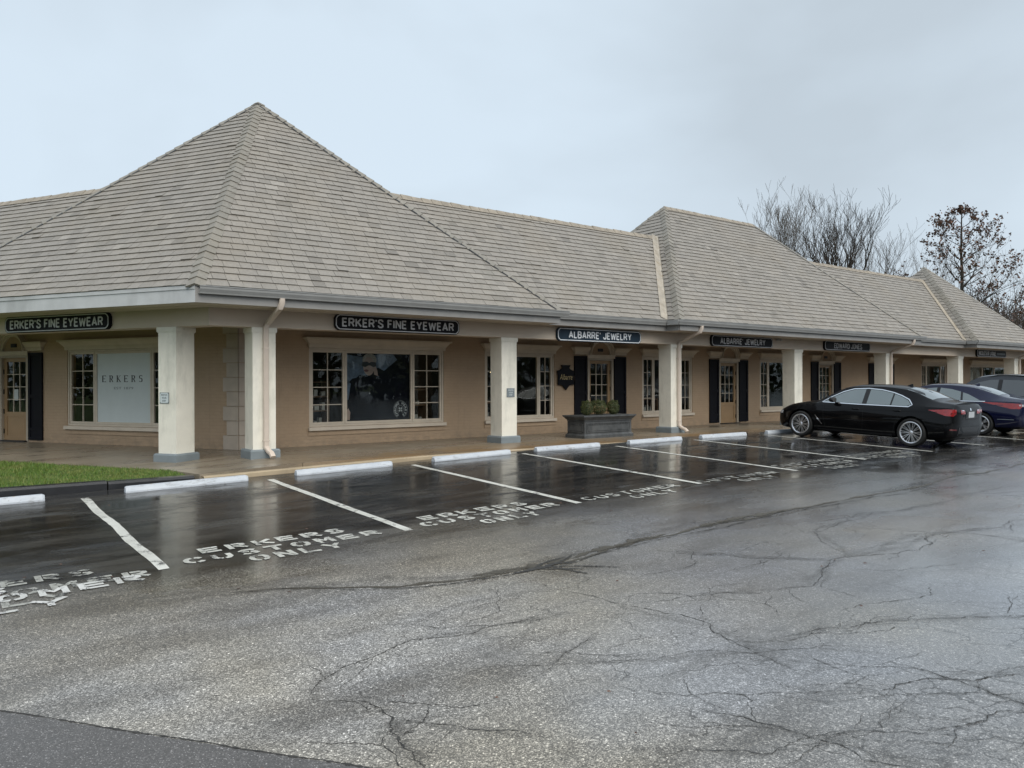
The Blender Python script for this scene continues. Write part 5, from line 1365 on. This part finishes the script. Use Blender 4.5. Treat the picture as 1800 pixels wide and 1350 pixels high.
        for (dy, a_, b_) in ((.09, .035, .03), (.05, .085, .062), (0, .1, .07), (-.06, .1, .068), (-.065, .085, .055)): ring_.append([(c.x+a_*math.cos(2*math.pi*i/10), c.y+dy, c.z+b_*math.sin(2*math.pi*i/10)) for i in range(10)])
        k0 = [p_ for r_ in ring_ for p_ in r_]; q.add(k0, [(i*10+j, i*10+(j+1) % 10, (i+1)*10+(j+1) % 10, (i+1)*10+j) for i in range(4) for j in range(10)]+[tuple(range(10)), tuple(range(40, 50))])
        q.build('mirror', S.get('mirror_mat', 'car_trim'), t, mat4=m4, smooth=50)
        for nm, mat, poly in S['rear_lights']: decal(nm, mat, poly, 'rq', s, .006)
        for nm, mat, poly in S['front_lights']: decal(nm, mat, poly, 'fq', s, .006)
        for nm, mat, ln, w in S.get('side_strips', []): strip(nm, mat, ln, w, 'side', s, .006)
    decal('windscreen', glassmat, S['windscreen'], 'top', 1, .004, 4); decal('rear_window', glassmat, S['rear_window'], 'top', 1, .004, 4)
    for nm, mat, poly in S['rear_parts']: decal(nm, mat, poly, 'rear', 1, .013 if nm == 'number_plate' else .006)
    for nm, mat, ln, w in S.get('rear_strips', []): strip(nm, mat, ln, w, 'rear', 1, .007)
    for nm, mat, poly in S['front_parts']: decal(nm, mat, poly, 'front', 1, .006)
    if 'fin' in S:
        y, z = S['fin']; o, d = proj_fn('top')(0, y); h = hit(o, d, 0); q = MB(); q.add([(-.02, y+.09, h.z-.005), (.02, y+.09, h.z-.005), (.025, y-.08, h.z-.01), (-.025, y-.08, h.z-.01), (0, y-.05, h.z+.055), (0, y-.08, h.z+.05)], [(0, 1, 4), (1, 2, 5, 4), (2, 3, 5), (3, 0, 4, 5)]); q.build('antenna_fin', paint, body, mat4=m4)
    if 'spoiler' in S:
        y0, y1, z, hw = S['spoiler']; q = MB()
        for i in range(13):
            a = -1+i/6; x = a*hw; zz = z-.05*a*a; q.v += [(x, y1, zz-.02), (x, y0+.05*a*a, zz+.035), (x, y0+.05*a*a+.01, zz-.01)]
            if i: q.f += [(3*i-3, 3*i, 3*i+1, 3*i-2), (3*i-2, 3*i+1, 3*i+2, 3*i-1)]
        q.build('boot_lip', paint, body, mat4=m4, smooth=40)
    if 'rails' in S:
        for s in (-1, 1):
            pts_ = []
            for y in np.linspace(S['rails'][0], S['rails'][1], 8):
                o, d = proj_fn('top')(s*S['rails'][2], y); h = hit(o, d, -.0); pts_.append(h+Vector((0, 0, .045 if S['rails'][0]+.05 < y < S['rails'][1]-.05 else -.005)))
            q = MB(); q.tube(pts_, .016, 6); q.build('roof_rail', 'car_trim', body, mat4=m4, smooth=50)
    q = MB(); q.box((-.6, .35, spec['tab'][5][1]-.02), (.6, L-.4, spec['tab'][5][1]+.02)); q.build('underbody', 'under_car', body, mat4=m4)
    # wheels
    for ya in (ra, fa):
        for s in (-1, 1):
            xw = s*S['track']; c = (xw, ya, wr); tw = .11; rr = S['rim_r']
            q = MB(); q.lathe([(rr-.01, -tw*.8), (rr+.02, -tw), (wr-.03, -tw), (wr-.006, -tw*.75), (wr, -tw*.4), (wr, tw*.4), (wr-.006, tw*.75), (wr-.03, tw), (rr+.02, tw), (rr-.01, tw*.8)], 44, 'x', c)
            wh = q.build('wheel', 'rubber', t, mat4=m4, smooth=40)
            fx_ = lambda o_: xw+s*o_
            q = MB(); q.lathe([(rr-.004, s*tw*.55), (rr+.012, s*tw*.93), (rr-.004, s*tw*.98), (rr-.022, s*tw*.9), (rr-.03, s*tw*.5), (rr-.03, -s*tw*.7)], 44, 'x', c)
            n = S['spokes']; dep = tw*.72
            for i in range(n):
                for da in S['split']:
                    a0 = 2*math.pi*i/n; a1 = a0+da
                    c0, s0 = math.cos(a0+da*.25), math.sin(a0+da*.25); c1, s1 = math.cos(a1), math.sin(a1)
                    w0, w1 = S['spoke_w']
                    p0 = Vector((0, c0*.045, s0*.045)); p1 = Vector((0, c1*(rr-.018), s1*(rr-.018))); dd = (p1-p0).normalized(); nn = Vector((0, -dd.z, dd.y))
                    vs = []
                    for pp, ww, xo in ((p0, w0, dep*.92), (p1, w1, dep*1.1)):
                        for (e, xx) in ((-1, -.022), (-.6, .0), (.6, .0), (1, -.022)): vs.append((fx_(xo+xx), ya+(pp+nn*e*ww).y, wr+(pp+nn*e*ww).z))
                    q.add(vs, [(0, 1, 5, 4), (1, 2, 6, 5), (2, 3, 7, 6)])
            q.lathe([(0, s*dep*1.02), (.03, s*dep*1.02), (.052, s*dep*.85), (.055, s*dep*.5)], 20, 'x', c)
            q.build('rim', 'rim', wh, mat4=m4, smooth=35)
            q = MB(); q.lathe([(0, s*.02), (rr-.05, s*.02), (rr-.05, -s*.01), (0, -s*.01)], 28, 'x', c); q.build('brake_disc', 'brake', wh, mat4=m4)
    return t
mirx = lambda P: [(-a, b) for a, b in P][::-1]
# --- large black sedan
#      y    zb   ws   wm    zm   wb   zb2   wr    zr    crown
SED = [(0.0, .40, .44, .52, .60, .48, .84, .38, .88, .01), (.03, .33, .60, .69, .60, .65, .92, .52, .975, .02), (.10, .27, .74, .82, .60, .775, .975, .61, 1.05, .025), (.25, .24, .82, .89, .60, .83, .985, .64, 1.075, .03),
       (.55, .22, .855, .92, .62, .845, .985, .64, 1.105, .035), (.80, .21, .865, .93, .64, .845, .985, .60, 1.17, .05), (1.2, .19, .87, .934, .65, .845, .975, .555, 1.315, .055), (1.6, .18, .875, .935, .64, .85, .965, .55, 1.392, .06),
       (2.1, .18, .88, .934, .62, .85, .955, .56, 1.422, .058), (2.6, .18, .88, .934, .61, .848, .945, .57, 1.412, .055), (2.95, .18, .88, .934, .61, .845, .94, .58, 1.36, .05), (3.3, .18, .88, .934, .61, .835, .94, .62, 1.205, .04),
       (3.62, .18, .88, .932, .62, .83, .935, .68, 1.03, .03), (3.8, .18, .875, .93, .62, .82, .915, .68, .975, .035), (4.2, .19, .86, .92, .62, .79, .865, .64, .92, .035), (4.55, .20, .82, .885, .58, .74, .80, .58, .85, .03),
       (4.78, .21, .72, .80, .54, .66, .72, .50, .765, .02), (4.88, .22, .60, .68, .50, .56, .66, .42, .70, .015), (4.935, .26, .44, .50, .48, .42, .60, .32, .635, .01)]
bmw = dict(tab=SED, L=4.935, rear_axle=1.12, front_axle=4.09, wheel_r=.348, rim_r=.258, track=.825, spokes=10, split=(-.12, .12), spoke_w=(.010, .011),
    side_windows=[[(1.28, .985), (1.20, 1.02), (1.30, 1.12), (1.48, 1.20), (1.66, 1.255), (1.66, .985)], [(1.70, .985), (1.70, 1.268), (2.0, 1.325), (2.30, 1.345), (2.30, .98)], [(2.42, .98), (2.42, 1.345), (2.72, 1.325), (3.0, 1.24), (3.32, 1.08), (3.46, .985)]],
    pillars=[([(2.36, .975), (2.36, 1.35)], .11), ([(1.68, .98), (1.68, 1.265)], .035)],
    chrome=[(1.24, .968), (1.155, 1.02), (1.28, 1.14), (1.48, 1.225), (1.7, 1.292), (2.0, 1.348), (2.36, 1.37), (2.74, 1.345), (3.02, 1.26), (3.34, 1.10), (3.53, .972), (2.5, .962)],
    door_lines=[[(3.46, .93), (3.42, .6), (3.36, .26)], [(2.36, .95), (2.34, .6), (2.36, .26)], [(1.30, .95), (1.44, .75), (1.52, .55), (1.58, .30)], [(1.58, .27), (3.36, .25)]],
    handles=[(2.56, .835), (1.50, .855)], mirror=(3.18, 1.0), windscreen=[(-.56, 2.98), (.56, 2.98), (.68, 3.60), (-.68, 3.60)], rear_window=[(-.54, 1.42), (.54, 1.42), (.59, .72), (-.59, .72)],
    rear_lights=[('tail_light', 'red_lens', [(-.34, .92), (-.05, .955), (.15, .95), (.15, .85), (.06, .79), (-.10, .80)]), ('tail_light', 'dark_lens', [(-.02, .83), (.15, .85), (.15, .885), (.0, .875)]), ('rear_reflector', 'dark_lens', [(-.02, .46), (.16, .455), (.16, .485), (-.02, .495)])],
    front_lights=[('headlight', 'clear_lens', [(-.32, .66), (-.05, .70), (.12, .67), (.12, .60), (-.15, .60)])],
    side_strips=[('character_line', 'car_black', [(.45, .88), (3.5, .80)], .012), ('fender_vent', 'chrome', [(3.66, .62), (3.52, .47), (3.46, .39)], .022), ('fender_vent', 'chrome', [(3.60, .53), (3.50, .42)], .014), ('sill_trim', 'car_trim', [(1.6, .25), (3.6, .245)], .05)],
    rear_parts=[('tail_light', 'red_lens', [(.30, .84), (.52, .84), (.52, .94), (.34, .935)]), ('tail_light', 'red_lens', [(-.52, .84), (-.30, .84), (-.34, .935), (-.52, .94)]), ('plate_recess', 'car_trim', [(-.27, .73), (.27, .73), (.25, .905), (-.25, .905)]), ('number_plate', 'plate', [(-.155, .75), (.155, .75), (.155, .89), (-.155, .89)]),
                ('emblem', 'chrome', [(.035*math.cos(i*.6), .945+.035*math.sin(i*.6)) for i in range(10)]), ('diffuser', 'car_trim', [(-.62, .34), (.62, .34), (.60, .53), (-.60, .53)])],
    rear_strips=[('boot_seam', 'under_car', [(-.5, .90), (-.42, .71), (.42, .71), (.5, .90)], .008), ('badge', 'chrome', [(.36, .925), (.44, .925)], .018), ('badge', 'chrome', [(-.46, .925), (-.36, .925)], .018)],
    front_parts=[('grille', 'car_trim', [(-.30, .42), (-.03, .42), (-.03, .60), (-.27, .60)]), ('grille', 'car_trim', [(.03, .42), (.30, .42), (.27, .60), (.03, .60)])], fin=(1.62, 1.45), spoiler=(.06, .26, 1.075, .60))
def shorten(sp, cut=.16):
    fy = lambda y: y*(1.2-cut)/1.2 if y < 1.2 else y-cut
    sp = dict(sp); sp['tab'] = [(fy(r[0]),)+tuple(r[1:]) for r in sp['tab']]; sp['L'] -= cut
    for k_ in ('rear_axle', 'front_axle'): sp[k_] = fy(sp[k_])
    pl = lambda P: [(fy(a), b) for a, b in P]
    sp['side_windows'] = [pl(q) for q in sp['side_windows']]; sp['pillars'] = [(pl(q), w) for q, w in sp['pillars']]; sp['chrome'] = pl(sp['chrome']); sp['door_lines'] = [pl(q) for q in sp['door_lines']]
    sp['handles'] = pl(sp['handles']); sp['mirror'] = pl([sp['mirror']])[0]; sp['side_strips'] = [(n, m, pl(q), w) for n, m, q, w in sp['side_strips']]
    for k_ in ('windscreen', 'rear_window'): sp[k_] = [(a, fy(b)) for a, b in sp[k_]]
    sp['fin'] = (fy(sp['fin'][0]), sp['fin'][1]); return sp
bmw_s = shorten(bmw)
car('black_sedan', 'glossy black sedan with multi spoke alloy wheels, the nearest parked car', 'car_black', bmw_s, (19.99, 8.19))
# --- blue sedan
def vary(tab, f): return [f(list(r)) for r in tab]
def sfn(r):
    r[0] *= 4.82/4.935; r[3] *= .985; r[5] *= .985; r[2] *= .985
    return tuple(r)
SON = [(0.0, .34, .58, .66, .60, .60, .88, .46, .93, .01), (.03, .29, .70, .77, .60, .72, .96, .56, 1.01, .02), (.10, .26, .77, .85, .60, .79, 1.0, .61, 1.07, .025), (.28, .24, .82, .89, .62, .83, 1.005, .63, 1.085, .03),
       (.55, .22, .85, .91, .64, .84, 1.0, .62, 1.115, .035), (.85, .21, .86, .915, .65, .84, .99, .575, 1.20, .05), (1.3, .19, .865, .917, .65, .84, .975, .54, 1.335, .055), (1.75, .18, .87, .917, .64, .84, .96, .55, 1.395, .06),
       (2.15, .18, .87, .917, .62, .84, .945, .56, 1.415, .058), (2.6, .18, .87, .917, .61, .84, .925, .57, 1.40, .055), (2.95, .18, .87, .917, .61, .835, .91, .58, 1.33, .05), (3.35, .18, .87, .917, .60, .83, .905, .63, 1.14, .04),
       (3.62, .18, .87, .915, .60, .82, .90, .68, 1.0, .03), (3.85, .18, .86, .91, .60, .80, .87, .67, .94, .035), (4.2, .19, .84, .895, .58, .76, .82, .62, .87, .035), (4.5, .20, .79, .85, .55, .70, .74, .54, .79, .03),
       (4.68, .21, .70, .77, .50, .62, .66, .46, .70, .02), (4.76, .22, .58, .66, .48, .52, .60, .40, .64, .015), (4.82, .26, .42, .48, .46, .40, .55, .30, .58, .01)]
son = dict(bmw, tab=SON, L=4.82, rear_axle=1.06, front_axle=3.855, wheel_r=.33, rim_r=.228, track=.80, spokes=5, split=(-.2, .2), spoke_w=(.02, .026), chrome_closed=False,
    side_windows=[[(1.12, 1.0), (1.5, 1.17), (1.66, 1.215), (1.60, .985)], [(1.66, .985), (1.72, 1.235), (2.0, 1.30), (2.32, 1.33), (2.32, .97)], [(2.42, .965), (2.42, 1.33), (2.7, 1.30), (3.0, 1.2), (3.32, 1.03), (3.42, .945)]],
    pillars=[([(2.37, .96), (2.37, 1.34)], .09), ([(1.63, .98), (1.69, 1.225)], .04)], chrome=[(.98, .982), (1.6, .965), (2.4, .945), (3.4, .925)],
    door_lines=[[(3.44, .90), (3.40, .6), (3.34, .26)], [(2.37, .93), (2.35, .6), (2.37, .26)], [(1.22, .95), (1.38, .75), (1.46, .55), (1.52, .30)], [(1.52, .27), (3.34, .25)]], handles=[(2.56, .83), (1.48, .86)], mirror=(3.15, .97), mirror_mat='car_blue',
    windscreen=[(-.56, 2.98), (.56, 2.98), (.68, 3.58), (-.68, 3.58)], rear_window=[(-.53, 1.40), (.53, 1.40), (.57, .72), (-.57, .72)],
    rear_lights=[('tail_light', 'red_lens', [(-.62, .965), (-.3, .965), (.05, .955), (.12, .90), (.02, .81), (-.15, .80), (-.4, .89)]), ('tail_light', 'clear_lens', [(.0, .93), (.13, .935), (.13, .875), (.03, .86)])],
    front_lights=[('headlight', 'clear_lens', [(-.5, .70), (-.05, .66), (.12, .60), (.1, .54), (-.2, .58)])],
    side_strips=[('side_moulding', 'plinth', [(.20, .50), (.62, .49)], .018), ('character_line', 'car_blue', [(.5, .90), (3.4, .78)], .014)],
    rear_parts=[('plate_recess', 'car_trim', [(-.3, .66), (.3, .66), (.28, .82), (-.28, .82)]), ('number_plate', 'plate', [(-.155, .67), (.155, .67), (.155, .81), (-.155, .81)]), ('chrome_bar', 'chrome', [(-.38, .875), (.38, .875), (.38, .905), (-.38, .905)])],
    rear_strips=[('bumper_crease', 'plinth', [(-.7, .58), (0, .55), (.7, .58)], .012)], front_parts=[('grille', 'car_trim', [(-.38, .42), (.38, .42), (.3, .58), (-.3, .58)])], fin=(1.55, 1.45), spoiler=(.05, .24, 1.08, .58))
car('blue_sedan', 'dark blue sedan behind the black sedan with a bright rear window', 'car_blue', son, (25.5, 8.74))
# --- grey sport utility
SUV = [(0.0, .40, .62, .70, .66, .66, 1.0, .56, 1.06, .01), (.04, .34, .74, .82, .68, .78, 1.06, .64, 1.25, .02), (.12, .30, .80, .87, .70, .83, 1.08, .62, 1.50, .03), (.32, .27, .84, .90, .70, .855, 1.08, .585, 1.64, .045),
       (.7, .25, .87, .925, .72, .865, 1.07, .585, 1.695, .055), (1.2, .24, .875, .93, .72, .865, 1.06, .60, 1.715, .06), (1.7, .24, .88, .93, .70, .865, 1.05, .61, 1.72, .06), (2.2, .24, .88, .93, .69, .865, 1.04, .61, 1.71, .06),
       (2.6, .24, .88, .93, .69, .86, 1.035, .62, 1.66, .055), (2.95, .24, .88, .93, .69, .855, 1.03, .64, 1.49, .045), (3.3, .24, .88, .93, .69, .85, 1.03, .69, 1.24, .035), (3.55, .24, .875, .925, .69, .845, 1.02, .72, 1.10, .03),
       (3.9, .25, .86, .915, .68, .81, .97, .70, 1.04, .035), (4.25, .26, .82, .88, .64, .76, .90, .64, .97, .035), (4.5, .27, .74, .80, .60, .68, .80, .55, .87, .03), (4.6, .28, .62, .70, .58, .60, .74, .46, .80, .02), (4.66, .32, .46, .54, .56, .46, .68, .36, .73, .01)]
suv = dict(bmw, tab=SUV, L=4.66, rear_axle=.95, front_axle=3.65, wheel_r=.36, rim_r=.235, track=.81, spokes=5, split=(-.16, .16), spoke_w=(.022, .026), chrome=[(.4, 1.09), (3.3, 1.045)], chrome_closed=False, chrome_mat='car_trim',
    side_windows=[[(.40, 1.12), (.50, 1.48), (.95, 1.55), (1.05, 1.10)], [(1.15, 1.10), (1.10, 1.56), (1.5, 1.59), (1.92, 1.59), (1.92, 1.085)], [(2.05, 1.085), (2.05, 1.59), (2.3, 1.575), (2.6, 1.50), (2.95, 1.33), (3.26, 1.075)]],
    pillars=[([(1.985, 1.08), (1.985, 1.59)], .10), ([(1.1, 1.1), (1.03, 1.56)], .05)], door_lines=[[(3.28, 1.03), (3.26, .7), (3.2, .34)], [(1.985, 1.06), (1.97, .6), (1.98, .34)], [(1.1, 1.06), (1.25, .8), (1.35, .4)], [(1.35, .34), (3.2, .33)]],
    handles=[(2.18, .96), (1.24, .98)], mirror=(2.98, 1.10), windscreen=[(-.6, 2.72), (.6, 2.72), (.72, 3.45), (-.72, 3.45)], rear_window=[(-.55, .30), (.55, .30), (.62, .10), (-.62, .10)],
    rear_lights=[('tail_light', 'red_lens', [(-.2, 1.1), (.05, 1.12), (.08, .85), (-.1, .84)])], front_lights=[('headlight', 'clear_lens', [(-.35, .85), (.0, .86), (.1, .72), (-.2, .74)])],
    side_strips=[('sill_trim', 'car_trim', [(1.4, .33), (3.2, .32)], .06)], rear_parts=[('number_plate', 'plate', [(-.155, .80), (.155, .80), (.155, .93), (-.155, .93)])], rear_strips=[], front_parts=[('grille', 'car_trim', [(-.4, .56), (.4, .56), (.35, .74), (-.35, .74)])], rails=(.5, 2.35, .62))
suv.pop('fin'); suv.pop('spoiler')
car('grey_suv', 'dark grey tall car at the right edge beyond the blue sedan', 'car_grey', suv, (28.3, 8.45), 'car_glass_dark')

# ================================================================== TREES
def grow(m, leaves, r_, p, d, L_, rad, lvl, maxl, up=.12, spread=.55, kids=(3, 4), curve=.18, leafp=0, minr=.0105):
    n = 5 if lvl < 2 else 3; pts = [p.copy()]; rads = [rad]; dirs = []
    for i in range(n):
        d = (d+Vector((r_.gauss(0, curve), r_.gauss(0, curve), r_.gauss(0, curve)+up))).normalized(); dirs.append(d)
        pts.append(pts[-1]+d*L_/n); rads.append(rad*(1-.55*(i+1)/n))
    rads = [max(q, minr) for q in rads]; m.tube(pts, rads, 6 if lvl < 2 else (4 if lvl < 3 else 3), cap=False)
    if lvl >= maxl:
        if leaves is not None:
            for q in pts[1:]:
                if r_.random() < leafp: leaves.append(q)
        return
    k = r_.randint(*kids) if lvl < 3 else r_.randint(2, 3)
    for i in range(k):
        t = r_.uniform(.3, .98) if i else .98
        j = min(int(t*n), n-1); q = pts[j].lerp(pts[j+1], t*n-j)
        ax = Vector((r_.gauss(0, 1), r_.gauss(0, 1), r_.gauss(0, .6))); nd = (dirs[j]+ax.normalized()*spread*r_.uniform(.6, 1.4)).normalized()
        grow(m, leaves, r_, q, nd, L_*r_.uniform(.55, .82), rads[j]*r_.uniform(.56, .74), lvl+1, maxl, up, spread, kids, curve, leafp, minr)
def px_dir(px): b = R(52.7)-math.atan((px-900)/1370); return Vector((math.cos(b), math.sin(b), 0))
def tree(px, rng, top_px, label, seed, bark, stems=1, fork=.25, maxl=5, up=.10, spread=.6, kids=(3, 4), leaf=0, lean=0, wide=1.0, trunkr=.28):
    dv = px_dir(px); base = Vector((dv.x*rng, dv.y*rng, -.8)); depth = rng*math.cos(math.atan((px-900)/1370)); H = (670-top_px)/1370*depth+1.43+.8
    t = thing('bare_tree' if not leaf else 'oak_tree', label, 'tree', base, 0, 'bare trees beyond the roofs' if not leaf else None); r_ = random.Random(seed)
    tr = MB(); m = MB(); lv = []
    hf = H*fork; q = [Vector((0, 0, 0)), Vector((.1, .05, hf*.5)), Vector((0, .1, hf))]
    tr.tube(q, [trunkr, trunkr*.85, trunkr*.7], 9); tr.build('trunk', bark, t, base, smooth=60)
    if leaf:
        # one straight leader with tiers of side limbs
        ld = [Vector((0, .1, hf+(H-hf)*.98*i/8))+Vector((r_.gauss(0, .08), r_.gauss(0, .08), 0)) for i in range(9)]
        m.tube(ld, [trunkr*.7*(1-i/9.3) for i in range(9)], 6)
        for i in range(30):
            z = i/30; p = Vector((0, .1, hf*.85+(H-hf*.85)*z*.95)); a = i*2.4+r_.uniform(-.4, .4); L_ = (H*.36*(1-z)**.8+.5)*r_.uniform(.75, 1.1)*wide
            grow(m, lv, r_, p, Vector((math.cos(a), math.sin(a), .25+.35*z)).normalized(), L_*.75, trunkr*.30*(1-z*.7), 2, maxl, .07, .6, (3, 4), .14, leaf)
    else:
        for i in range(stems):
            a = 2*math.pi*i/stems+r_.uniform(-.5, .5); tilt = r_.uniform(.25, .65)*wide
            grow(m, None, r_, q[-1]-Vector((0, 0, hf*.12*r_.random())), Vector((math.cos(a)*tilt+lean, math.sin(a)*tilt, 1)).normalized(), (H-hf)*r_.uniform(.42, .52), trunkr*.6*r_.uniform(.7, 1), 1, maxl, up, spread, kids, .16)
    # fit the crown to its height
    zm = max(v[2] for v in m.v); k_ = (H-hf)/(zm-hf); m.v = [(v[0]*max(.9, k_*.95), v[1]*max(.9, k_*.95), hf+(v[2]-hf)*k_ if v[2] > hf else v[2]) for v in m.v]
    me = bpy.data.meshes.new('crown'); me.from_pydata(m.v, [], m.f); me.materials.append(M[bark]); cr_ = place(bpy.data.objects.new('crown', me), t, base)
    if leaf:
        v, f = [], []
        for c in lv:
            if c.z > hf: c = Vector((c.x*max(.9, k_*.95), c.y*max(.9, k_*.95), hf+(c.z-hf)*k_))
            for _ in range(r_.randint(2, 4)):
                n_ = Vector((r_.gauss(0, 1), r_.gauss(0, 1), r_.gauss(0, 1))).normalized(); a = n_.orthogonal().normalized()*r_.uniform(.09, .16); b = n_.cross(a)*.65; c2 = c+Vector((r_.gauss(0, .12), r_.gauss(0, .12), r_.gauss(0, .12)-.05))
                k0 = len(v); v += [tuple(c2-a), tuple(c2+b), tuple(c2+a), tuple(c2-b)]; f.append((k0, k0+1, k0+2, k0+3))
        me = bpy.data.meshes.new('leaves'); me.from_pydata(v, [], f); me.materials.append(M['oak_leaf']); tag(place(bpy.data.objects.new('leaves', me), cr_, base), kind='stuff')
    return t
tree(1482, 66, 326, 'broad dark bare tree with a thick forked trunk over the middle wing ridge', 11, 'bark', 6, .40, 6, .20, .40, (3, 4), trunkr=.50, wide=.62)
tree(1362, 74, 314, 'pale slender bare tree leftmost of the group behind the central pavilion', 21, 'bark_pale', 5, .42, 6, .20, .36, (3, 4), trunkr=.30, wide=.5)
tree(1425, 60, 395, 'small leaning bare tree low behind the central pavilion hip', 27, 'bark', 3, .48, 5, .16, .45, (3, 3), trunkr=.26, wide=.6)
tree(1548, 78, 376, 'lower bare tree right of the broad dark tree', 31, 'bark_far', 4, .38, 5, .16, .42, (3, 4), trunkr=.26, wide=.6)
tree(1612, 95, 392, 'faint pale bare tree left of the brown leaved oak', 41, 'bark_pale', 4, .35, 5, .15, .5, (3, 4), trunkr=.26, wide=.6)
tree(1692, 84, 356, 'tall oak holding brown dead leaves behind the far pavilion', 51, 'bark', 1, .34, 5, leaf=.52, trunkr=.34, wide=.85)
tree(1755, 105, 430, 'thin pale bare tree at the right edge beside the oak', 61, 'bark_pale', 3, .4, 5, .14, .5, (3, 3), trunkr=.16, wide=.5)
# far wood at the right edge and behind the viewer (seen in the shop glass)
def wood(name, label, x0, y0, x1, y1, n, h, seed, depth=12):
    m = MB(); r_ = random.Random(seed); d = Vector((x1-x0, y1-y0, 0)); nn = Vector((-d.y, d.x, 0)).normalized()
    for i in range(n):
        p = Vector((x0, y0, -.8))+d*r_.random()+nn*r_.uniform(0, depth); H = h*r_.uniform(.5, 1.05); lean = Vector((r_.gauss(0, .08), r_.gauss(0, .08), 1))
        m.tube([p, p+lean*H*.5, p+lean*H+Vector((r_.gauss(0, .4), r_.gauss(0, .4), 0))], [.16, .10, .03], 4, cap=False)
        for k in range(16):
            t_ = r_.uniform(.15, .95); q = p+lean*H*t_; e = Vector((r_.gauss(0, 1), r_.gauss(0, 1), r_.uniform(.3, 1.6))).normalized()*H*r_.uniform(.08, .26)*(1.15-t_*.5)
            m.tube([q, q+e*.6+Vector((0, 0, .1)), q+e+Vector((0, 0, .4))], [.06, .04, .022], 3, cap=False)
            for _ in range(2):
                q2 = q+e*r_.uniform(.3, .9); e2 = Vector((r_.gauss(0, 1), r_.gauss(0, 1), r_.uniform(0, 1.4))).normalized()*r_.uniform(.4, 1.1); m.tube([q2, q2+e2], [.03, .016], 3, cap=False)
    me = bpy.data.meshes.new(name); me.from_pydata(m.v, [], m.f); me.materials.append(M['wood_far']); return tag(place(bpy.data.objects.new(name, me)), label, 'wood', kind='stuff')
wood('woodland', 'dense brown leafless wood rising behind the roof at the right edge', 96, 44, 150, 33, 950, 14, 5, 30)
wood('woodland', 'leafless wood across the lot, mirrored in the shop windows', -60, -62, 110, -58, 260, 13, 9, 14)

hv, hf_ = [], []; r_ = random.Random(12)  # unseen foliage added to keep bright sky out of the glass and car reflections
for i in range(15000):
    x = r_.uniform(-70, 270); h = 5.2+1.6*math.sin(x*.23)+1.1*math.sin(x*.71); c = Vector((x, -46+r_.gauss(0, .9), -.4+h*r_.random()**.8)); n_ = Vector((r_.gauss(0, .5), 1, r_.gauss(0, .5))).normalized()
    if i % 4 == 0: c = Vector((-62+r_.gauss(0, .9), -46+r_.random()*110, c.z)); n_ = Vector((1, r_.gauss(0, .5), r_.gauss(0, .5))).normalized()
    a = n_.orthogonal().normalized(); b = n_.cross(a); an = r_.uniform(0, 6.28); u_ = (a*math.cos(an)+b*math.sin(an))*r_.uniform(.3, .65); w_ = n_.cross(u_)*.7; k0 = len(hv)
    hv += [tuple(c-u_), tuple(c+w_), tuple(c+u_), tuple(c-w_)]; hf_.append((k0, k0+1, k0+2, k0+3))
me = bpy.data.meshes.new('occluder'); me.from_pydata(hv, [], hf_); me.materials.append(M['box_leaf']); tag(place(bpy.data.objects.new('occluder', me)), 'unseen evergreen hedge across the lot, mirrored in the shop windows', 'occluder', kind='stuff')
